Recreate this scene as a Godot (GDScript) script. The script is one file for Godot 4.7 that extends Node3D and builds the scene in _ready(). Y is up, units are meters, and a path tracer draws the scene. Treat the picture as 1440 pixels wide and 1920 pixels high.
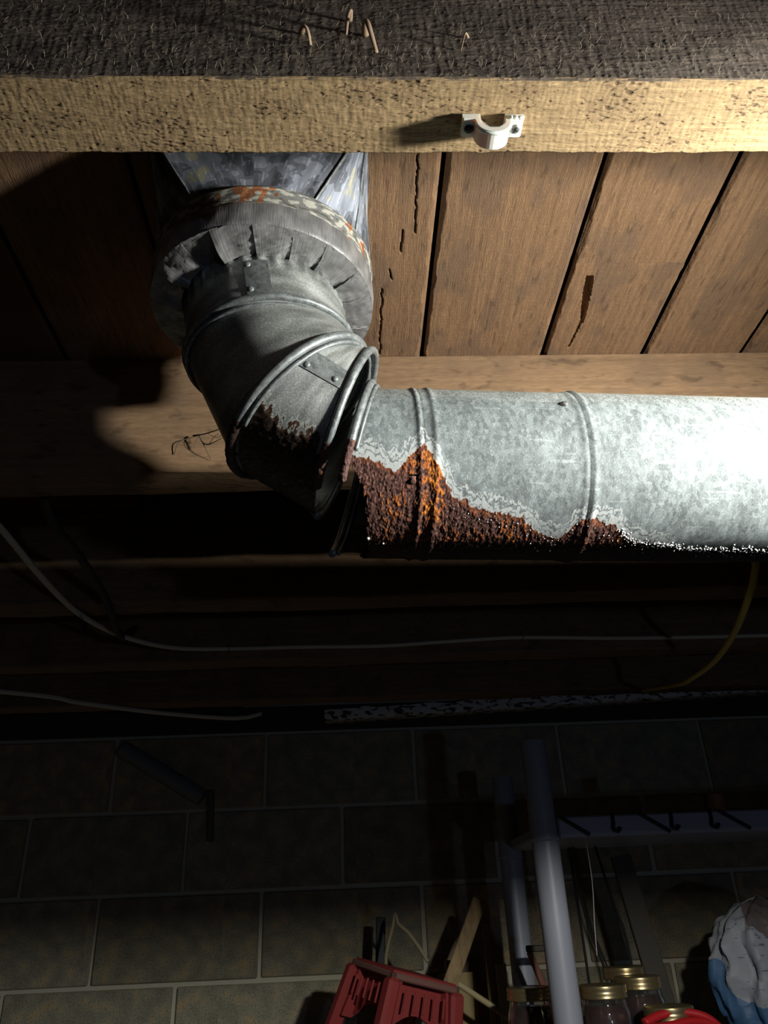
extends Node3D

var taken := {}
var rng := RandomNumberGenerator.new()

# ---------------------------------------------------------------- naming
func numbered(called: String) -> String:
	var k: int = taken.get(called, 0)
	taken[called] = k + 1
	return called if k == 0 else "%s_%03d" % [called, k]

func tag(o: Node, label: String, category: String, group := "") -> Node:
	o.set_meta("label", label)
	o.set_meta("category", category)
	if group != "":
		o.set_meta("group", group)
	return o

func thing(called: String, label: String, category: String, at := Vector3.ZERO, turn := 0.0, group := "") -> Node3D:
	var o := Node3D.new()
	o.name = numbered(called)
	add_child(o)
	o.position = at
	o.rotation.y = turn
	tag(o, label, category, group)
	return o

func shell(called: String) -> Node3D:
	var o := Node3D.new()
	o.name = called
	add_child(o)
	o.set_meta("kind", "structure")
	return o

func part(called: String, m: Mesh, material: Material, parent: Node, at := Vector3.ZERO, basis := Basis()) -> MeshInstance3D:
	var o := MeshInstance3D.new()
	o.name = called
	o.mesh = m
	o.material_override = material
	o.transform = Transform3D(basis, at)
	parent.add_child(o, true)
	return o

# ---------------------------------------------------------------- meshes
# A grid of (nu + 1) x (nv + 1) points; the outside is the side of U x V.
func grid(nu: int, nv: int, pos: PackedVector3Array, uv: PackedVector2Array, wrap_u := false, wrap_v := false, skip := PackedByteArray()) -> ArrayMesh:
	var nor := PackedVector3Array()
	nor.resize(pos.size())
	var w := nu + 1
	for j in nv + 1:
		for i in nu + 1:
			var il := i - 1 if i > 0 else (nu - 1 if wrap_u else 0)
			var ir := i + 1 if i < nu else (1 if wrap_u else nu)
			var jl := j - 1 if j > 0 else (nv - 1 if wrap_v else 0)
			var jr := j + 1 if j < nv else (1 if wrap_v else nv)
			var n := (pos[j * w + ir] - pos[j * w + il]).cross(pos[jr * w + i] - pos[jl * w + i])
			nor[j * w + i] = n.normalized() if n.length_squared() > 1e-20 else Vector3.UP
	var idx := PackedInt32Array()
	idx.resize(nu * nv * 6)
	var k := 0
	for j in nv:
		for i in nu:
			if skip.size() and skip[j * nu + i]:
				continue
			var a := j * w + i
			idx[k] = a
			idx[k + 1] = a + w + 1
			idx[k + 2] = a + 1
			idx[k + 3] = a
			idx[k + 4] = a + w
			idx[k + 5] = a + w + 1
			k += 6
	idx.resize(k)
	var arr := []
	arr.resize(Mesh.ARRAY_MAX)
	arr[Mesh.ARRAY_VERTEX] = pos
	arr[Mesh.ARRAY_NORMAL] = nor
	if uv.size():
		arr[Mesh.ARRAY_TEX_UV] = uv
	arr[Mesh.ARRAY_INDEX] = idx
	var m := ArrayMesh.new()
	m.add_surface_from_arrays(Mesh.PRIMITIVE_TRIANGLES, arr)
	return m

func grid_fn(nu: int, nv: int, f: Callable, wrap_u := false, wrap_v := false) -> ArrayMesh:
	var pos := PackedVector3Array()
	var uv := PackedVector2Array()
	for j in nv + 1:
		for i in nu + 1:
			var a := float(i) / nu
			var b := float(j) / nv
			pos.append(f.call(a, b))
			uv.append(Vector2(a, b))
	return grid(nu, nv, pos, uv, wrap_u, wrap_v)

func quad(st: SurfaceTool, a: Vector3, b: Vector3, c: Vector3, d: Vector3, out: Vector3) -> void:
	# a b c d around the face; wound so that it faces OUT
	var n := (b - a).cross(c - a)
	var l := [a, b, c, a, c, d]
	if n.dot(out) > 0.0:
		l = [a, c, b, a, d, c]
	for p in l:
		st.add_vertex(p)

func tri(st: SurfaceTool, a: Vector3, b: Vector3, c: Vector3, out: Vector3) -> void:
	var l := [a, b, c]
	if (b - a).cross(c - a).dot(out) > 0.0:
		l = [a, c, b]
	for p in l:
		st.add_vertex(p)

func begin() -> SurfaceTool:
	var st := SurfaceTool.new()
	st.begin(Mesh.PRIMITIVE_TRIANGLES)
	st.set_smooth_group(-1)
	return st

func done(st: SurfaceTool) -> ArrayMesh:
	st.generate_normals()
	return st.commit()

# box with chamfered edges
func add_box(st: SurfaceTool, size: Vector3, at := Vector3.ZERO, bev := 0.002, basis := Basis()) -> void:
	var h := size / 2.0
	var b: float = min(bev, min(h.x, min(h.y, h.z)) * 0.45)
	var c := func(s: Vector3, axis: int) -> Vector3:
		var p := Vector3(s.x * (h.x - b), s.y * (h.y - b), s.z * (h.z - b))
		p[axis] = s[axis] * h[axis]
		return at + basis * p
	for axis in 3:
		var u := (axis + 1) % 3
		var v := (axis + 2) % 3
		for sg in [-1.0, 1.0]:
			var q := []
			for k in [[-1.0, -1.0], [1.0, -1.0], [1.0, 1.0], [-1.0, 1.0]]:
				var s := Vector3()
				s[axis] = sg
				s[u] = k[0]
				s[v] = k[1]
				q.append(c.call(s, axis))
			var o := Vector3()
			o[axis] = sg
			quad(st, q[0], q[1], q[2], q[3], basis * o)
	for axis in 3:
		var u := (axis + 1) % 3
		var v := (axis + 2) % 3
		for su in [-1.0, 1.0]:
			for sv in [-1.0, 1.0]:
				var s0 := Vector3()
				s0[u] = su
				s0[v] = sv
				var s1 := s0
				s0[axis] = -1.0
				s1[axis] = 1.0
				var o := Vector3()
				o[u] = su
				o[v] = sv
				quad(st, c.call(s0, u), c.call(s1, u), c.call(s1, v), c.call(s0, v), basis * o)
	for x in [-1.0, 1.0]:
		for y in [-1.0, 1.0]:
			for z in [-1.0, 1.0]:
				var s := Vector3(x, y, z)
				tri(st, c.call(s, 0), c.call(s, 1), c.call(s, 2), basis * s)

func box(size: Vector3, bev := 0.002) -> ArrayMesh:
	var st := begin()
	add_box(st, size, Vector3.ZERO, bev)
	return done(st)

# a bar between two points, WIDE across and THICK along the given side
func bar(a: Vector3, b: Vector3, wide: float, thick: float, side := Vector3.RIGHT, bev := 0.002) -> ArrayMesh:
	var st := begin()
	var y := (b - a).normalized()
	var z := side.cross(y).normalized()
	var x := y.cross(z)
	add_box(st, Vector3(wide, (b - a).length(), thick), (a + b) / 2.0, bev, Basis(x, y, z))
	return done(st)

func smooth_path(pts: Array, step := 0.01) -> PackedVector3Array:
	var out := PackedVector3Array()
	var n := pts.size()
	for i in n - 1:
		var p0: Vector3 = pts[max(i - 1, 0)]
		var p1: Vector3 = pts[i]
		var p2: Vector3 = pts[i + 1]
		var p3: Vector3 = pts[min(i + 2, n - 1)]
		var m: int = max(2, int((p2 - p1).length() / step))
		for k in m:
			out.append(p1.cubic_interpolate(p2, p0, p3, float(k) / m))
	out.append(pts[n - 1])
	return out

func tube(path: PackedVector3Array, r: float, sides := 10, r_end := -1.0, flat := 1.0) -> ArrayMesh:
	var n := path.size()
	var pos := PackedVector3Array()
	var uv := PackedVector2Array()
	var up := Vector3.UP
	var first := (path[1] - path[0]).normalized()
	if absf(first.dot(up)) > 0.9:
		up = Vector3.BACK
	var len := 0.0
	for i in n + 2:
		var k: int = clampi(i - 1, 0, n - 1)
		var t := (path[min(k + 1, n - 1)] - path[max(k - 1, 0)]).normalized()
		var x := up.cross(t).normalized()
		up = t.cross(x).normalized()
		var f := float(k) / (n - 1)
		var rr: float = lerpf(r, r_end if r_end >= 0.0 else r, f)
		if i == 0 or i == n + 1:
			rr = 0.00001
		if k > 0 and i <= n:
			len += (path[k] - path[k - 1]).length()
		for s in sides + 1:
			var a := TAU * s / sides
			pos.append(path[k] + x * cos(a) * rr + up * sin(a) * rr * flat)
			uv.append(Vector2(float(s) / sides, len * 10.0))
	return grid(sides, n + 1, pos, uv, true)

# profile: Vector2(radius, height) from bottom to top, turned about y
func lathe(profile: Array, sides := 40) -> ArrayMesh:
	var pos := PackedVector3Array()
	var uv := PackedVector2Array()
	for j in profile.size():
		for i in sides + 1:
			var a := -TAU * i / sides
			pos.append(Vector3(cos(a) * profile[j].x, profile[j].y, sin(a) * profile[j].x))
			uv.append(Vector2(float(i) / sides, float(j) / (profile.size() - 1)))
	return grid(sides, profile.size() - 1, pos, uv, true)

func prism(poly: PackedVector2Array, depth: float) -> ArrayMesh:
	# outline in x-y, thickness along z, centred
	var st := begin()
	var idx := Geometry2D.triangulate_polygon(poly)
	for s in [-1.0, 1.0]:
		for k in range(0, idx.size(), 3):
			var p := []
			for m in 3:
				p.append(Vector3(poly[idx[k + m]].x, poly[idx[k + m]].y, s * depth / 2.0))
			tri(st, p[0], p[1], p[2], Vector3(0, 0, s))
	var ccw := not Geometry2D.is_polygon_clockwise(poly)
	for i in poly.size():
		var a := poly[i]
		var b := poly[(i + 1) % poly.size()]
		var d := b - a
		var o := Vector3(d.y, -d.x, 0) * (1.0 if ccw else -1.0)
		quad(st, Vector3(a.x, a.y, -depth / 2), Vector3(b.x, b.y, -depth / 2), Vector3(b.x, b.y, depth / 2), Vector3(a.x, a.y, depth / 2), o)
	return done(st)

func dome(r: float, high: float) -> ArrayMesh:
	var p := []
	for k in 7:
		var a := PI / 2 * k / 6
		p.append(Vector2(max(r * cos(a), 0.00001), high * sin(a)))
	return lathe(p, 14)

# ---------------------------------------------------------------- textures
func noise(sd: int, freq: float, oct := 4, type := FastNoiseLite.TYPE_SIMPLEX_SMOOTH) -> FastNoiseLite:
	var n := FastNoiseLite.new()
	n.seed = sd
	n.noise_type = type
	n.frequency = freq
	n.fractal_octaves = oct
	n.fractal_type = FastNoiseLite.FRACTAL_FBM if oct > 1 else FastNoiseLite.FRACTAL_NONE
	return n

# noise as bytes, stretched by whole factors
func layer(n: FastNoiseLite, w: int, h: int, sx := 1.0, sy := 1.0) -> PackedByteArray:
	var im := n.get_image(max(8, int(w / sx)), max(8, int(h / sy)))
	im.convert(Image.FORMAT_L8)
	if sx != 1.0 or sy != 1.0:
		im.resize(w, h, Image.INTERPOLATE_CUBIC)
	return im.get_data()

func tex_rgb(w: int, h: int, d: PackedByteArray) -> ImageTexture:
	return ImageTexture.create_from_image(Image.create_from_data(w, h, false, Image.FORMAT_RGB8, d))

func tex_l(w: int, h: int, d: PackedByteArray) -> ImageTexture:
	return ImageTexture.create_from_image(Image.create_from_data(w, h, false, Image.FORMAT_L8, d))

func mat(c: Color, rough := 0.8, metal := 0.0) -> StandardMaterial3D:
	var m := StandardMaterial3D.new()
	m.albedo_color = c
	m.roughness = rough
	m.metallic = metal
	return m

func rgb(r: int, g: int, b: int) -> Color:
	return Color8(r, g, b)

func surfaced(a: Texture2D, hgt: Texture2D, relief: float, rough := 0.85, metal := 0.0) -> StandardMaterial3D:
	var m := mat(Color.WHITE, rough, metal)
	m.albedo_texture = a
	if hgt:
		m.heightmap_enabled = true
		m.heightmap_texture = hgt
		m.heightmap_scale = relief
	return m

func tri_world(m: StandardMaterial3D, scale: Vector3) -> StandardMaterial3D:
	m.uv1_triplanar = true
	m.uv1_world_triplanar = true
	m.uv1_scale = scale
	m.uv1_triplanar_sharpness = 6.0
	return m

# wood with its grain along the texture's x
func wood(sd: int, w: int, h: int, dark: Color, pale: Color, stain: Color, saw := 0.0, gouge := 0.0, fuzz := 0.0, fine_pits := 1.0) -> Array:
	var grain := layer(noise(sd, 0.07, 4), w, h, 24.0, 1.0)
	var fine := layer(noise(sd + 1, 0.26, 3), w, h, 7.0, 1.0)
	var blot := layer(noise(sd + 2, 0.006, 4), w, h)
	var pit := layer(noise(sd + 3, 0.045 * fine_pits, 4), w, h, 3.0 if fine_pits == 1.0 else 2.0, 1.0)
	var hair := layer(noise(sd + 4, 0.16, 3), w, h)
	var tooth := layer(noise(sd + 5, 0.11, 2), w, h, 1.0, 6.0)
	var c := PackedByteArray()
	var z := PackedByteArray()
	c.resize(w * h * 3)
	z.resize(w * h)
	var dr := dark.r; var dg := dark.g; var db := dark.b
	var pr := pale.r - dr; var pg := pale.g - dg; var pb := pale.b - db
	var wr := stain.r; var wg := stain.g; var wb := stain.b
	for i in w * h:
		var g := grain[i] / 255.0
		var f := fine[i] / 255.0
		var t := 0.15 + g * 0.45 + f * 0.4
		var hh := 0.35 + 0.25 * g + 0.35 * f
		var k := (blot[i] - 128) / 255.0
		if saw > 0.0:
			hh += saw * (tooth[i] / 255.0 - 0.5)
			t += saw * 0.25 * (tooth[i] / 255.0 - 0.5)
		if fuzz > 0.0:
			var q := (hair[i] - 165) / 60.0
			if q > 0.0:
				q = minf(q, 1.0) * fuzz
				hh += q * 0.6
				t += q * 1.1
		var s := clampf(k * 2.4, 0.0, 0.5)
		var r0 := dr + pr * t
		var g0 := dg + pg * t
		var b0 := db + pb * t
		r0 += (wr - r0) * s
		g0 += (wg - g0) * s
		b0 += (wb - b0) * s
		if gouge > 0.0:
			var p := (pit[i] - 176) / 40.0 + k * (0.8 if fine_pits == 1.0 else 2.2)
			if p > 0.0:
				p = minf(p, 1.0) * gouge
				hh -= p * 0.55
				r0 *= 1.0 - p * 0.55
				g0 *= 1.0 - p * 0.6
				b0 *= 1.0 - p * 0.65
		c[i * 3] = clampi(int(r0 * 255.0), 0, 255)
		c[i * 3 + 1] = clampi(int(g0 * 255.0), 0, 255)
		c[i * 3 + 2] = clampi(int(b0 * 255.0), 0, 255)
		z[i] = clampi(int(hh * 255.0), 0, 255)
	return [tex_rgb(w, h, c), tex_l(w, h, z), z, w, h]

# ---------------------------------------------------------------- sheet metal rings (the elbow and its neighbours)
# a ring: centre, lean of its axis from straight down towards +x, swing of that axis backwards
func ring_dir(a: float, b: float) -> Vector3:
	return Vector3(sin(a) * cos(b), -cos(a), -sin(a) * sin(b))

func ring_pt(c: Array, r: float, t: float) -> Vector3:
	var a := deg_to_rad(c[1])
	var b := deg_to_rad(c[2])
	var h := Vector3(-sin(b), 0, -cos(b))
	var v := h.cross(ring_dir(a, b))
	return c[0] + (h * cos(t) + v * sin(t)) * r

func bead(c: Array, r: float, thick: float, from_deg := 0.0, to_deg := 360.0, lump := 0.0, sd := 1) -> ArrayMesh:
	var path := PackedVector3Array()
	var n := 150
	var q := noise(sd, 0.06, 3)
	for i in n + 1:
		var d := lerpf(from_deg, to_deg, float(i) / n)
		path.append(ring_pt(c, r + lump * q.get_noise_1d(d * 4.0), deg_to_rad(d)))
	return tube(path, thick, 10)

func loft(a: Array, b: Array, ra: float, rb: float, nt := 160, nj := 24, bump = null) -> ArrayMesh:
	var pos := PackedVector3Array()
	var uv := PackedVector2Array()
	for j in nj + 1:
		var f := float(j) / nj
		for i in nt + 1:
			var t := TAU * i / nt
			var r := 0.0
			if bump != null:
				r = bump.call(t, f)
			pos.append(ring_pt(a, ra + r, t).lerp(ring_pt(b, rb + r, t), f))
			uv.append(Vector2(float(i) / nt, f))
	return grid(nt, nj, pos, uv, true)

func curve(keys: Array, x: float) -> float:
	if x <= keys[0][0]:
		return keys[0][1]
	for k in keys.size() - 1:
		if x <= keys[k + 1][0]:
			return lerpf(keys[k][1], keys[k + 1][1], (x - keys[k][0]) / (keys[k + 1][0] - keys[k][0]))
	return keys[-1][1]

# ================================================================= the scene
func _ready() -> void:
	rng.seed = 7
	# ---- camera
	var cam := Camera3D.new()
	cam.name = "camera"
	cam.fov = 2.0 * rad_to_deg(atan(960.0 / 1450.0))
	cam.near = 0.01
	cam.far = 50.0
	cam.transform = Transform3D(Basis(Vector3(0.99875, -0.03974, 0.03035), Vector3(0.02065, 0.88054, 0.47352), Vector3(-0.04555, -0.4723, 0.88026)).orthonormalized(), Vector3.ZERO)
	add_child(cam)
	cam.current = true
	# ---- surroundings and exposure: a closed, unlit cellar
	var env := Environment.new()
	env.background_mode = Environment.BG_COLOR
	env.background_color = Color(0.0, 0.0, 0.0)
	env.tonemap_mode = Environment.TONE_MAPPER_LINEAR
	env.tonemap_exposure = 1.0
	env.sdfgi_enabled = true
	env.ssao_enabled = true
	env.ssil_enabled = true
	var we := WorldEnvironment.new()
	we.name = "surroundings"
	we.environment = env
	add_child(we)
	# ---- the one light: a hand torch to the right of the frame, just below the near joist
	torch(Vector3(0.455, 0.287, -0.213), Vector3(-0.66, -0.24, -0.71), 0.98)
	# ---- weak unseen lamp behind the camera, placed to lift the deep dark parts
	unseen_bulb(Vector3(0.8, -0.35, 1.2), 0.13)

	make_materials()
	room()
	joists()
	boot_and_elbow()
	pipe()
	clip()
	cables()
	shelving()
	clutter()

# ---------------------------------------------------------------- the torch
func torch(at: Vector3, aim: Vector3, energy: float) -> void:
	aim = aim.normalized()
	var b := Basis.looking_at(aim)
	var t := thing("torch", "black hand torch hanging from a hook, its lens lit", "torch", at - aim * 0.012)
	var turn := b * Basis(Vector3.RIGHT, -PI / 2)   # lathe axis (+y) onto the aim
	var bm := mat(rgb(25, 25, 27), 0.5)
	part("body", lathe([Vector2(0.0001, -0.13), Vector2(0.012, -0.13), Vector2(0.0125, -0.125), Vector2(0.0125, -0.05), Vector2(0.018, -0.03), Vector2(0.0185, -0.004), Vector2(0.0165, -0.003), Vector2(0.016, -0.008), Vector2(0.0001, -0.009)], 32), bm, t, Vector3.ZERO, turn)
	var glow := mat(rgb(250, 250, 245), 0.4)
	glow.emission_enabled = true
	glow.emission = rgb(255, 248, 235)
	glow.emission_energy_multiplier = 2.0
	part("lens", lathe([Vector2(0.0155, -0.006), Vector2(0.0145, -0.0045), Vector2(0.0001, -0.004)], 32), glow, t, Vector3.ZERO, turn)
	var back := -aim * 0.09
	part("hook", tube(smooth_path([back + Vector3(0, 0.012, 0), back + Vector3(0, 0.05, 0), back + Vector3(0, 0.13, -0.005), back + Vector3(0, 0.143, -0.02)], 0.01), 0.0015, 8), mat(rgb(90, 90, 90), 0.4, 0.9), t)
	var l := SpotLight3D.new()
	l.name = "torch_light"
	l.position = at
	l.basis = b
	l.light_color = rgb(252, 250, 242)
	l.light_energy = energy
	l.light_size = 0.022
	l.spot_range = 12.0
	l.spot_attenuation = 2.0
	l.spot_angle = 79.0
	l.spot_angle_attenuation = 1.0
	l.shadow_enabled = true
	add_child(l)

func unseen_bulb(at: Vector3, energy: float) -> void:
	var t := thing("unseen_light_bulb", "dim unseen lamp on a long flex behind the camera, placed to lift the shadows", "unseen_bulb", at)
	var glow := mat(rgb(235, 240, 255), 0.5)
	glow.emission_enabled = true
	glow.emission = rgb(225, 235, 255)
	glow.emission_energy_multiplier = 1.0
	part("globe", lathe([Vector2(0.0001, -0.045), Vector2(0.018, -0.04), Vector2(0.03, -0.02), Vector2(0.03, 0.0), Vector2(0.02, 0.028), Vector2(0.013, 0.045)], 24), glow, t)
	part("socket", lathe([Vector2(0.016, 0.042), Vector2(0.018, 0.046), Vector2(0.018, 0.08), Vector2(0.004, 0.10), Vector2(0.004, 0.88), Vector2(0.04, 0.89), Vector2(0.04, 0.9065), Vector2(0.0001, 0.9065)], 24), mat(rgb(200, 196, 186), 0.5), t)
	var l := OmniLight3D.new()  # unseen source that lightens the far cables, ledger and pipe underside
	l.name = "unseen_bulb_light"
	l.position = at
	l.light_color = rgb(186, 206, 255)
	l.light_energy = energy
	l.light_size = 0.03
	l.omni_range = 12.0
	l.omni_attenuation = 2.0
	l.shadow_enabled = true
	add_child(l)

# ---------------------------------------------------------------- materials shared by several things
var M := {}
var W := {}

func make_materials() -> void:
	W.face = wood(11, 1400, 300, rgb(66, 57, 50), rgb(122, 110, 97), rgb(72, 63, 55), 0.28, 0.2, 0.55)
	W.under = wood(31, 2000, 180, rgb(118, 98, 68), rgb(184, 157, 116), rgb(134, 111, 81), 0.2, 0.6, 0.2, 2.2)
	W.board = wood(51, 1024, 400, rgb(84, 62, 43), rgb(146, 114, 82), rgb(98, 78, 62), 0.16, 0.3, 0.3)
	W.joist = wood(71, 1024, 256, rgb(92, 72, 52), rgb(142, 114, 84), rgb(104, 84, 64), 0.1, 0.35, 0.0)
	M.board = surfaced(W.board[0], W.board[1], 0.13, 0.88)
	M.joist = surfaced(W.joist[0], W.joist[1], 0.07, 0.88)
	M.joist_plain = tri_world(surfaced(W.joist[0], null, 0.0, 0.9), Vector3(1.6, 5.0, 5.0))
	M.board_plain = mat(rgb(96, 70, 46), 0.92)
	M.gap_backing = mat(rgb(22, 19, 17), 1.0)  # near-black, for the sheet added behind the board gaps
	M.black = mat(rgb(18, 18, 20), 0.6)
	M.steel = mat(rgb(150, 152, 152), 0.4, 0.85)
	galvanized()

func galvanized() -> void:
	# plain zinc with spangle, for triplanar use
	var n := 512
	var a := layer(noise(5, 0.09, 1, FastNoiseLite.TYPE_CELLULAR), n, n)
	var cell := noise(6, 0.075, 1, FastNoiseLite.TYPE_CELLULAR)
	cell.cellular_return_type = FastNoiseLite.RETURN_CELL_VALUE
	cell.cellular_jitter = 1.0
	var s := layer(cell, n, n)
	var f := layer(noise(8, 0.2, 3), n, n)
	var g := layer(noise(9, 0.012, 4), n, n)
	var c := PackedByteArray()
	c.resize(n * n * 3)
	for i in n * n:
		var v := 150.0 + (s[i] - 128) * 0.16 + (f[i] - 128) * 0.22 + (g[i] - 128) * 0.18
		if f[i] > 200:
			v += 28.0
		c[i * 3] = clampi(int(v * 0.965), 0, 255)
		c[i * 3 + 1] = clampi(int(v), 0, 255)
		c[i * 3 + 2] = clampi(int(v * 1.0), 0, 255)
	W.zinc = tex_rgb(n, n, c)
	M.zinc = tri_world(surfaced(W.zinc, null, 0.0, 0.42, 0.55), Vector3(7, 7, 7))
	M.zinc_dull = tri_world(surfaced(W.zinc, null, 0.0, 0.5, 0.4), Vector3(9, 9, 9))
	M.zinc_dull.albedo_color = rgb(205, 207, 208)
	# brushed and streaked sheet of the duct boot
	var st := layer(noise(15, 0.05, 4), n, n, 1.0, 10.0)
	var bl := layer(noise(16, 0.012, 4), n, n, 1.0, 2.0)
	var sc := layer(noise(17, 0.2, 2), n, n, 1.0, 14.0)
	var d := PackedByteArray()
	d.resize(n * n * 3)
	for i in n * n:
		var v := 104.0 + (st[i] - 128) * 0.25
		var q := bl[i]
		var warm := 0.0
		if q > 138:
			v += 34.0
		elif q < 92:
			v -= 26.0
		if sc[i] > 190:
			v += 34.0
		if q > 196 and st[i] > 128:
			warm = 20.0
		d[i * 3] = clampi(int(v * 0.95 + warm), 0, 255)
		d[i * 3 + 1] = clampi(int(v * 0.99 + warm * 0.6), 0, 255)
		d[i * 3 + 2] = clampi(int(v * 1.07 - warm), 0, 255)
	M.boot = surfaced(tex_rgb(n, n, d), null, 0.0, 0.62, 0.12)
	M.boot.metallic_specular = 0.35
	# foil tape
	var ft := PackedByteArray()
	ft.resize(n * n * 3)
	for i in n * n:
		var v := 140.0 + (sc[i] - 128) * 0.12 + (g[i] - 128) * 0.2
		ft[i * 3] = clampi(int(v), 0, 255)
		ft[i * 3 + 1] = clampi(int(v), 0, 255)
		ft[i * 3 + 2] = clampi(int(v), 0, 255)
	M.foil = surfaced(tex_rgb(n, n, ft), tex_l(n, n, sc), 0.012, 0.4, 0.5)
	# flaking, limed and rusty collar band: u around, v up
	var cw := 1536
	var ch := 256
	var fl := layer(noise(21, 0.07, 4), cw, ch, 3.0, 1.0)
	var ru := layer(noise(22, 0.03, 4), cw, ch)
	var fg := layer(noise(23, 0.25, 2), cw, ch)
	var e := PackedByteArray()
	e.resize(cw * ch * 3)
	for i in cw * ch:
		var around := fposmod((i % cw) * 360.0 / cw + 180.0, 360.0) - 180.0
		var col := Vector3(112, 113, 110)
		if fl[i] > 140:
			col = Vector3(168, 167, 156)
		elif fl[i] < 78:
			col = Vector3(84, 84, 79)
		# three rust spots: one wide at the front, two small ones to the right
		var rust := (ru[i] - 128) / 90.0
		rust += maxf(maxf(1.0 - absf(around + 2.0) / 13.0, 0.75 - absf(around - 52.0) / 5.0), 0.75 - absf(around - 66.0) / 4.0)
		if rust > 0.50 and fg[i] > 70:
			col = Vector3(124, 72, 40) if fl[i] < 140 else Vector3(160, 100, 60)
		e[i * 3] = int(col.x)
		e[i * 3 + 1] = int(col.y)
		e[i * 3 + 2] = int(col.z)
	M.collar = surfaced(tex_rgb(cw, ch, e), tex_l(cw, ch, fl), 0.03, 0.65, 0.15)
	M.rust = mat(rgb(92, 60, 50), 0.9)

# ---------------------------------------------------------------- room
func room() -> void:
	# back wall of concrete blocks; the courses and joints of the photograph
	var n := 512
	var f := layer(noise(41, 0.12, 4), n, n)
	var g := layer(noise(42, 0.01, 4), n, n)
	var c := PackedByteArray()
	c.resize(n * n * 3)
	for i in n * n:
		var v := 164.0 + (f[i] - 128) * 0.14 + (g[i] - 128) * 0.16
		if f[i] < 62:
			v -= 22.0
		var warm := clampf((g[i] - 160) * 0.25, 0.0, 14.0)
		c[i * 3] = clampi(int(v + warm), 0, 255)
		c[i * 3 + 1] = clampi(int(v * 0.97), 0, 255)
		c[i * 3 + 2] = clampi(int(v * 0.84 - warm), 0, 255)
	var tx := tex_rgb(n, n, c)
	var hz := tex_l(n, n, f)
	var tones := []
	for k in 4:
		var m := tri_world(surfaced(tx, hz, 0.12, 0.95), Vector3(3, 3, 3))
		m.albedo_color = [rgb(236, 236, 236), rgb(214, 212, 208), rgb(246, 236, 226), rgb(226, 228, 226)][k]
		tones.append(m)
	var mortar := mat(rgb(196, 192, 172), 0.95)
	var wall := shell("wall_back")
	var zf := -2.19
	var st := begin()
	add_box(st, Vector3(5.4, 2.4, 0.2), Vector3(0, -0.6, zf - 0.107), 0.001)
	part("mortar", done(st), mortar, wall)
	var sill := part("trim_1", box(Vector3(5.2, 0.066, 0.05), 0.003), mat(rgb(70, 60, 50), 0.9), self, Vector3(0, 0.5235, zf - 0.012))
	sill.set_meta("kind", "structure")
	var blocks := [box(Vector3(0.396, 0.186, 0.012), 0.004), box(Vector3(0.393, 0.184, 0.013), 0.005), box(Vector3(0.397, 0.187, 0.0125), 0.0035)]
	for row in 9:
		var y := -0.102 + 0.196 * (row - 3) + 0.098
		if y > 0.5:
			continue
		var off := -0.24 if (row - 3) % 2 == 0 else -0.035
		for k in range(-4, 5):
			var b := part("block", blocks[rng.randi() % 3], tones[rng.randi() % 4], wall, Vector3(off + 0.406 * k + 0.203, y, zf - 0.005 + rng.randf_range(-0.0015, 0.0015)), Basis(Vector3.BACK, rng.randf_range(-0.004, 0.004)))
	for s in [["wall_left", Vector3(0.2, 2.4, 4.0), Vector3(-2.7, -0.6, -0.4)], ["wall_right", Vector3(0.2, 2.4, 4.0), Vector3(2.7, -0.6, -0.4)], ["wall_front", Vector3(5.4, 2.4, 0.2), Vector3(0, -0.6, 1.6)]]:
		var o := part(s[0], box(s[1], 0.002), tones[1], self, s[2])
		o.set_meta("kind", "structure")
	var fm := tri_world(surfaced(tx, null, 0.0, 0.95), Vector3(2, 2, 2))
	fm.albedo_color = rgb(170, 160, 150)
	var fl := part("floor", box(Vector3(5.6, 0.2, 4.2), 0.002), fm, self, Vector3(0, -1.7, -0.4))
	fl.set_meta("kind", "structure")
	# ceiling: rough boards laid across the joists
	var ceil := shell("ceiling")
	var edges := [-0.5575, -0.4305, -0.3045, -0.1735, -0.0425, 0.0854, 0.2211, 0.3360, 0.4505, 0.5800, 0.7100]
	while edges[0] > -2.55:
		edges.push_front(edges[0] - 0.127)
	while edges[-1] < 2.55:
		edges.append(edges[-1] + 0.127)
	var zn := layer(noise(88, 0.02, 3), 256, 256)
	for k in edges.size() - 1:
		var x0: float = edges[k] + 0.0012
		var x1: float = edges[k + 1] - 0.0026
		if x0 > -0.35 and x1 < 0.6:
			var p := part("plank", relief_board(x0, x1, k), M.board, ceil)
			var s2 := begin()
			add_box(s2, Vector3(x1 - x0, 0.02, 3.6), Vector3((x0 + x1) / 2, 0.5725, -0.4), 0.0015)
			# the board's body above its worn underside
			var body := done(s2)
			p.mesh = joined([p.mesh, body])
			if k % 2 == 0:
				p.position.y = 0.0006
		else:
			part("plank", box(Vector3(x1 - x0, 0.024, 3.6), 0.002), M.board_plain, ceil, Vector3((x0 + x1) / 2, 0.5695, -0.4))
	part("dark_backing", box(Vector3(5.6, 0.06, 4.2), 0.001), M.gap_backing, ceil, Vector3(0, 0.6150, -0.4))  # dark sheet added above the boards so their gaps look dark

func joined(list: Array) -> ArrayMesh:
	var st := SurfaceTool.new()
	for m in list:
		st.append_from(m, 0, Transform3D())
	return st.commit()

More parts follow.
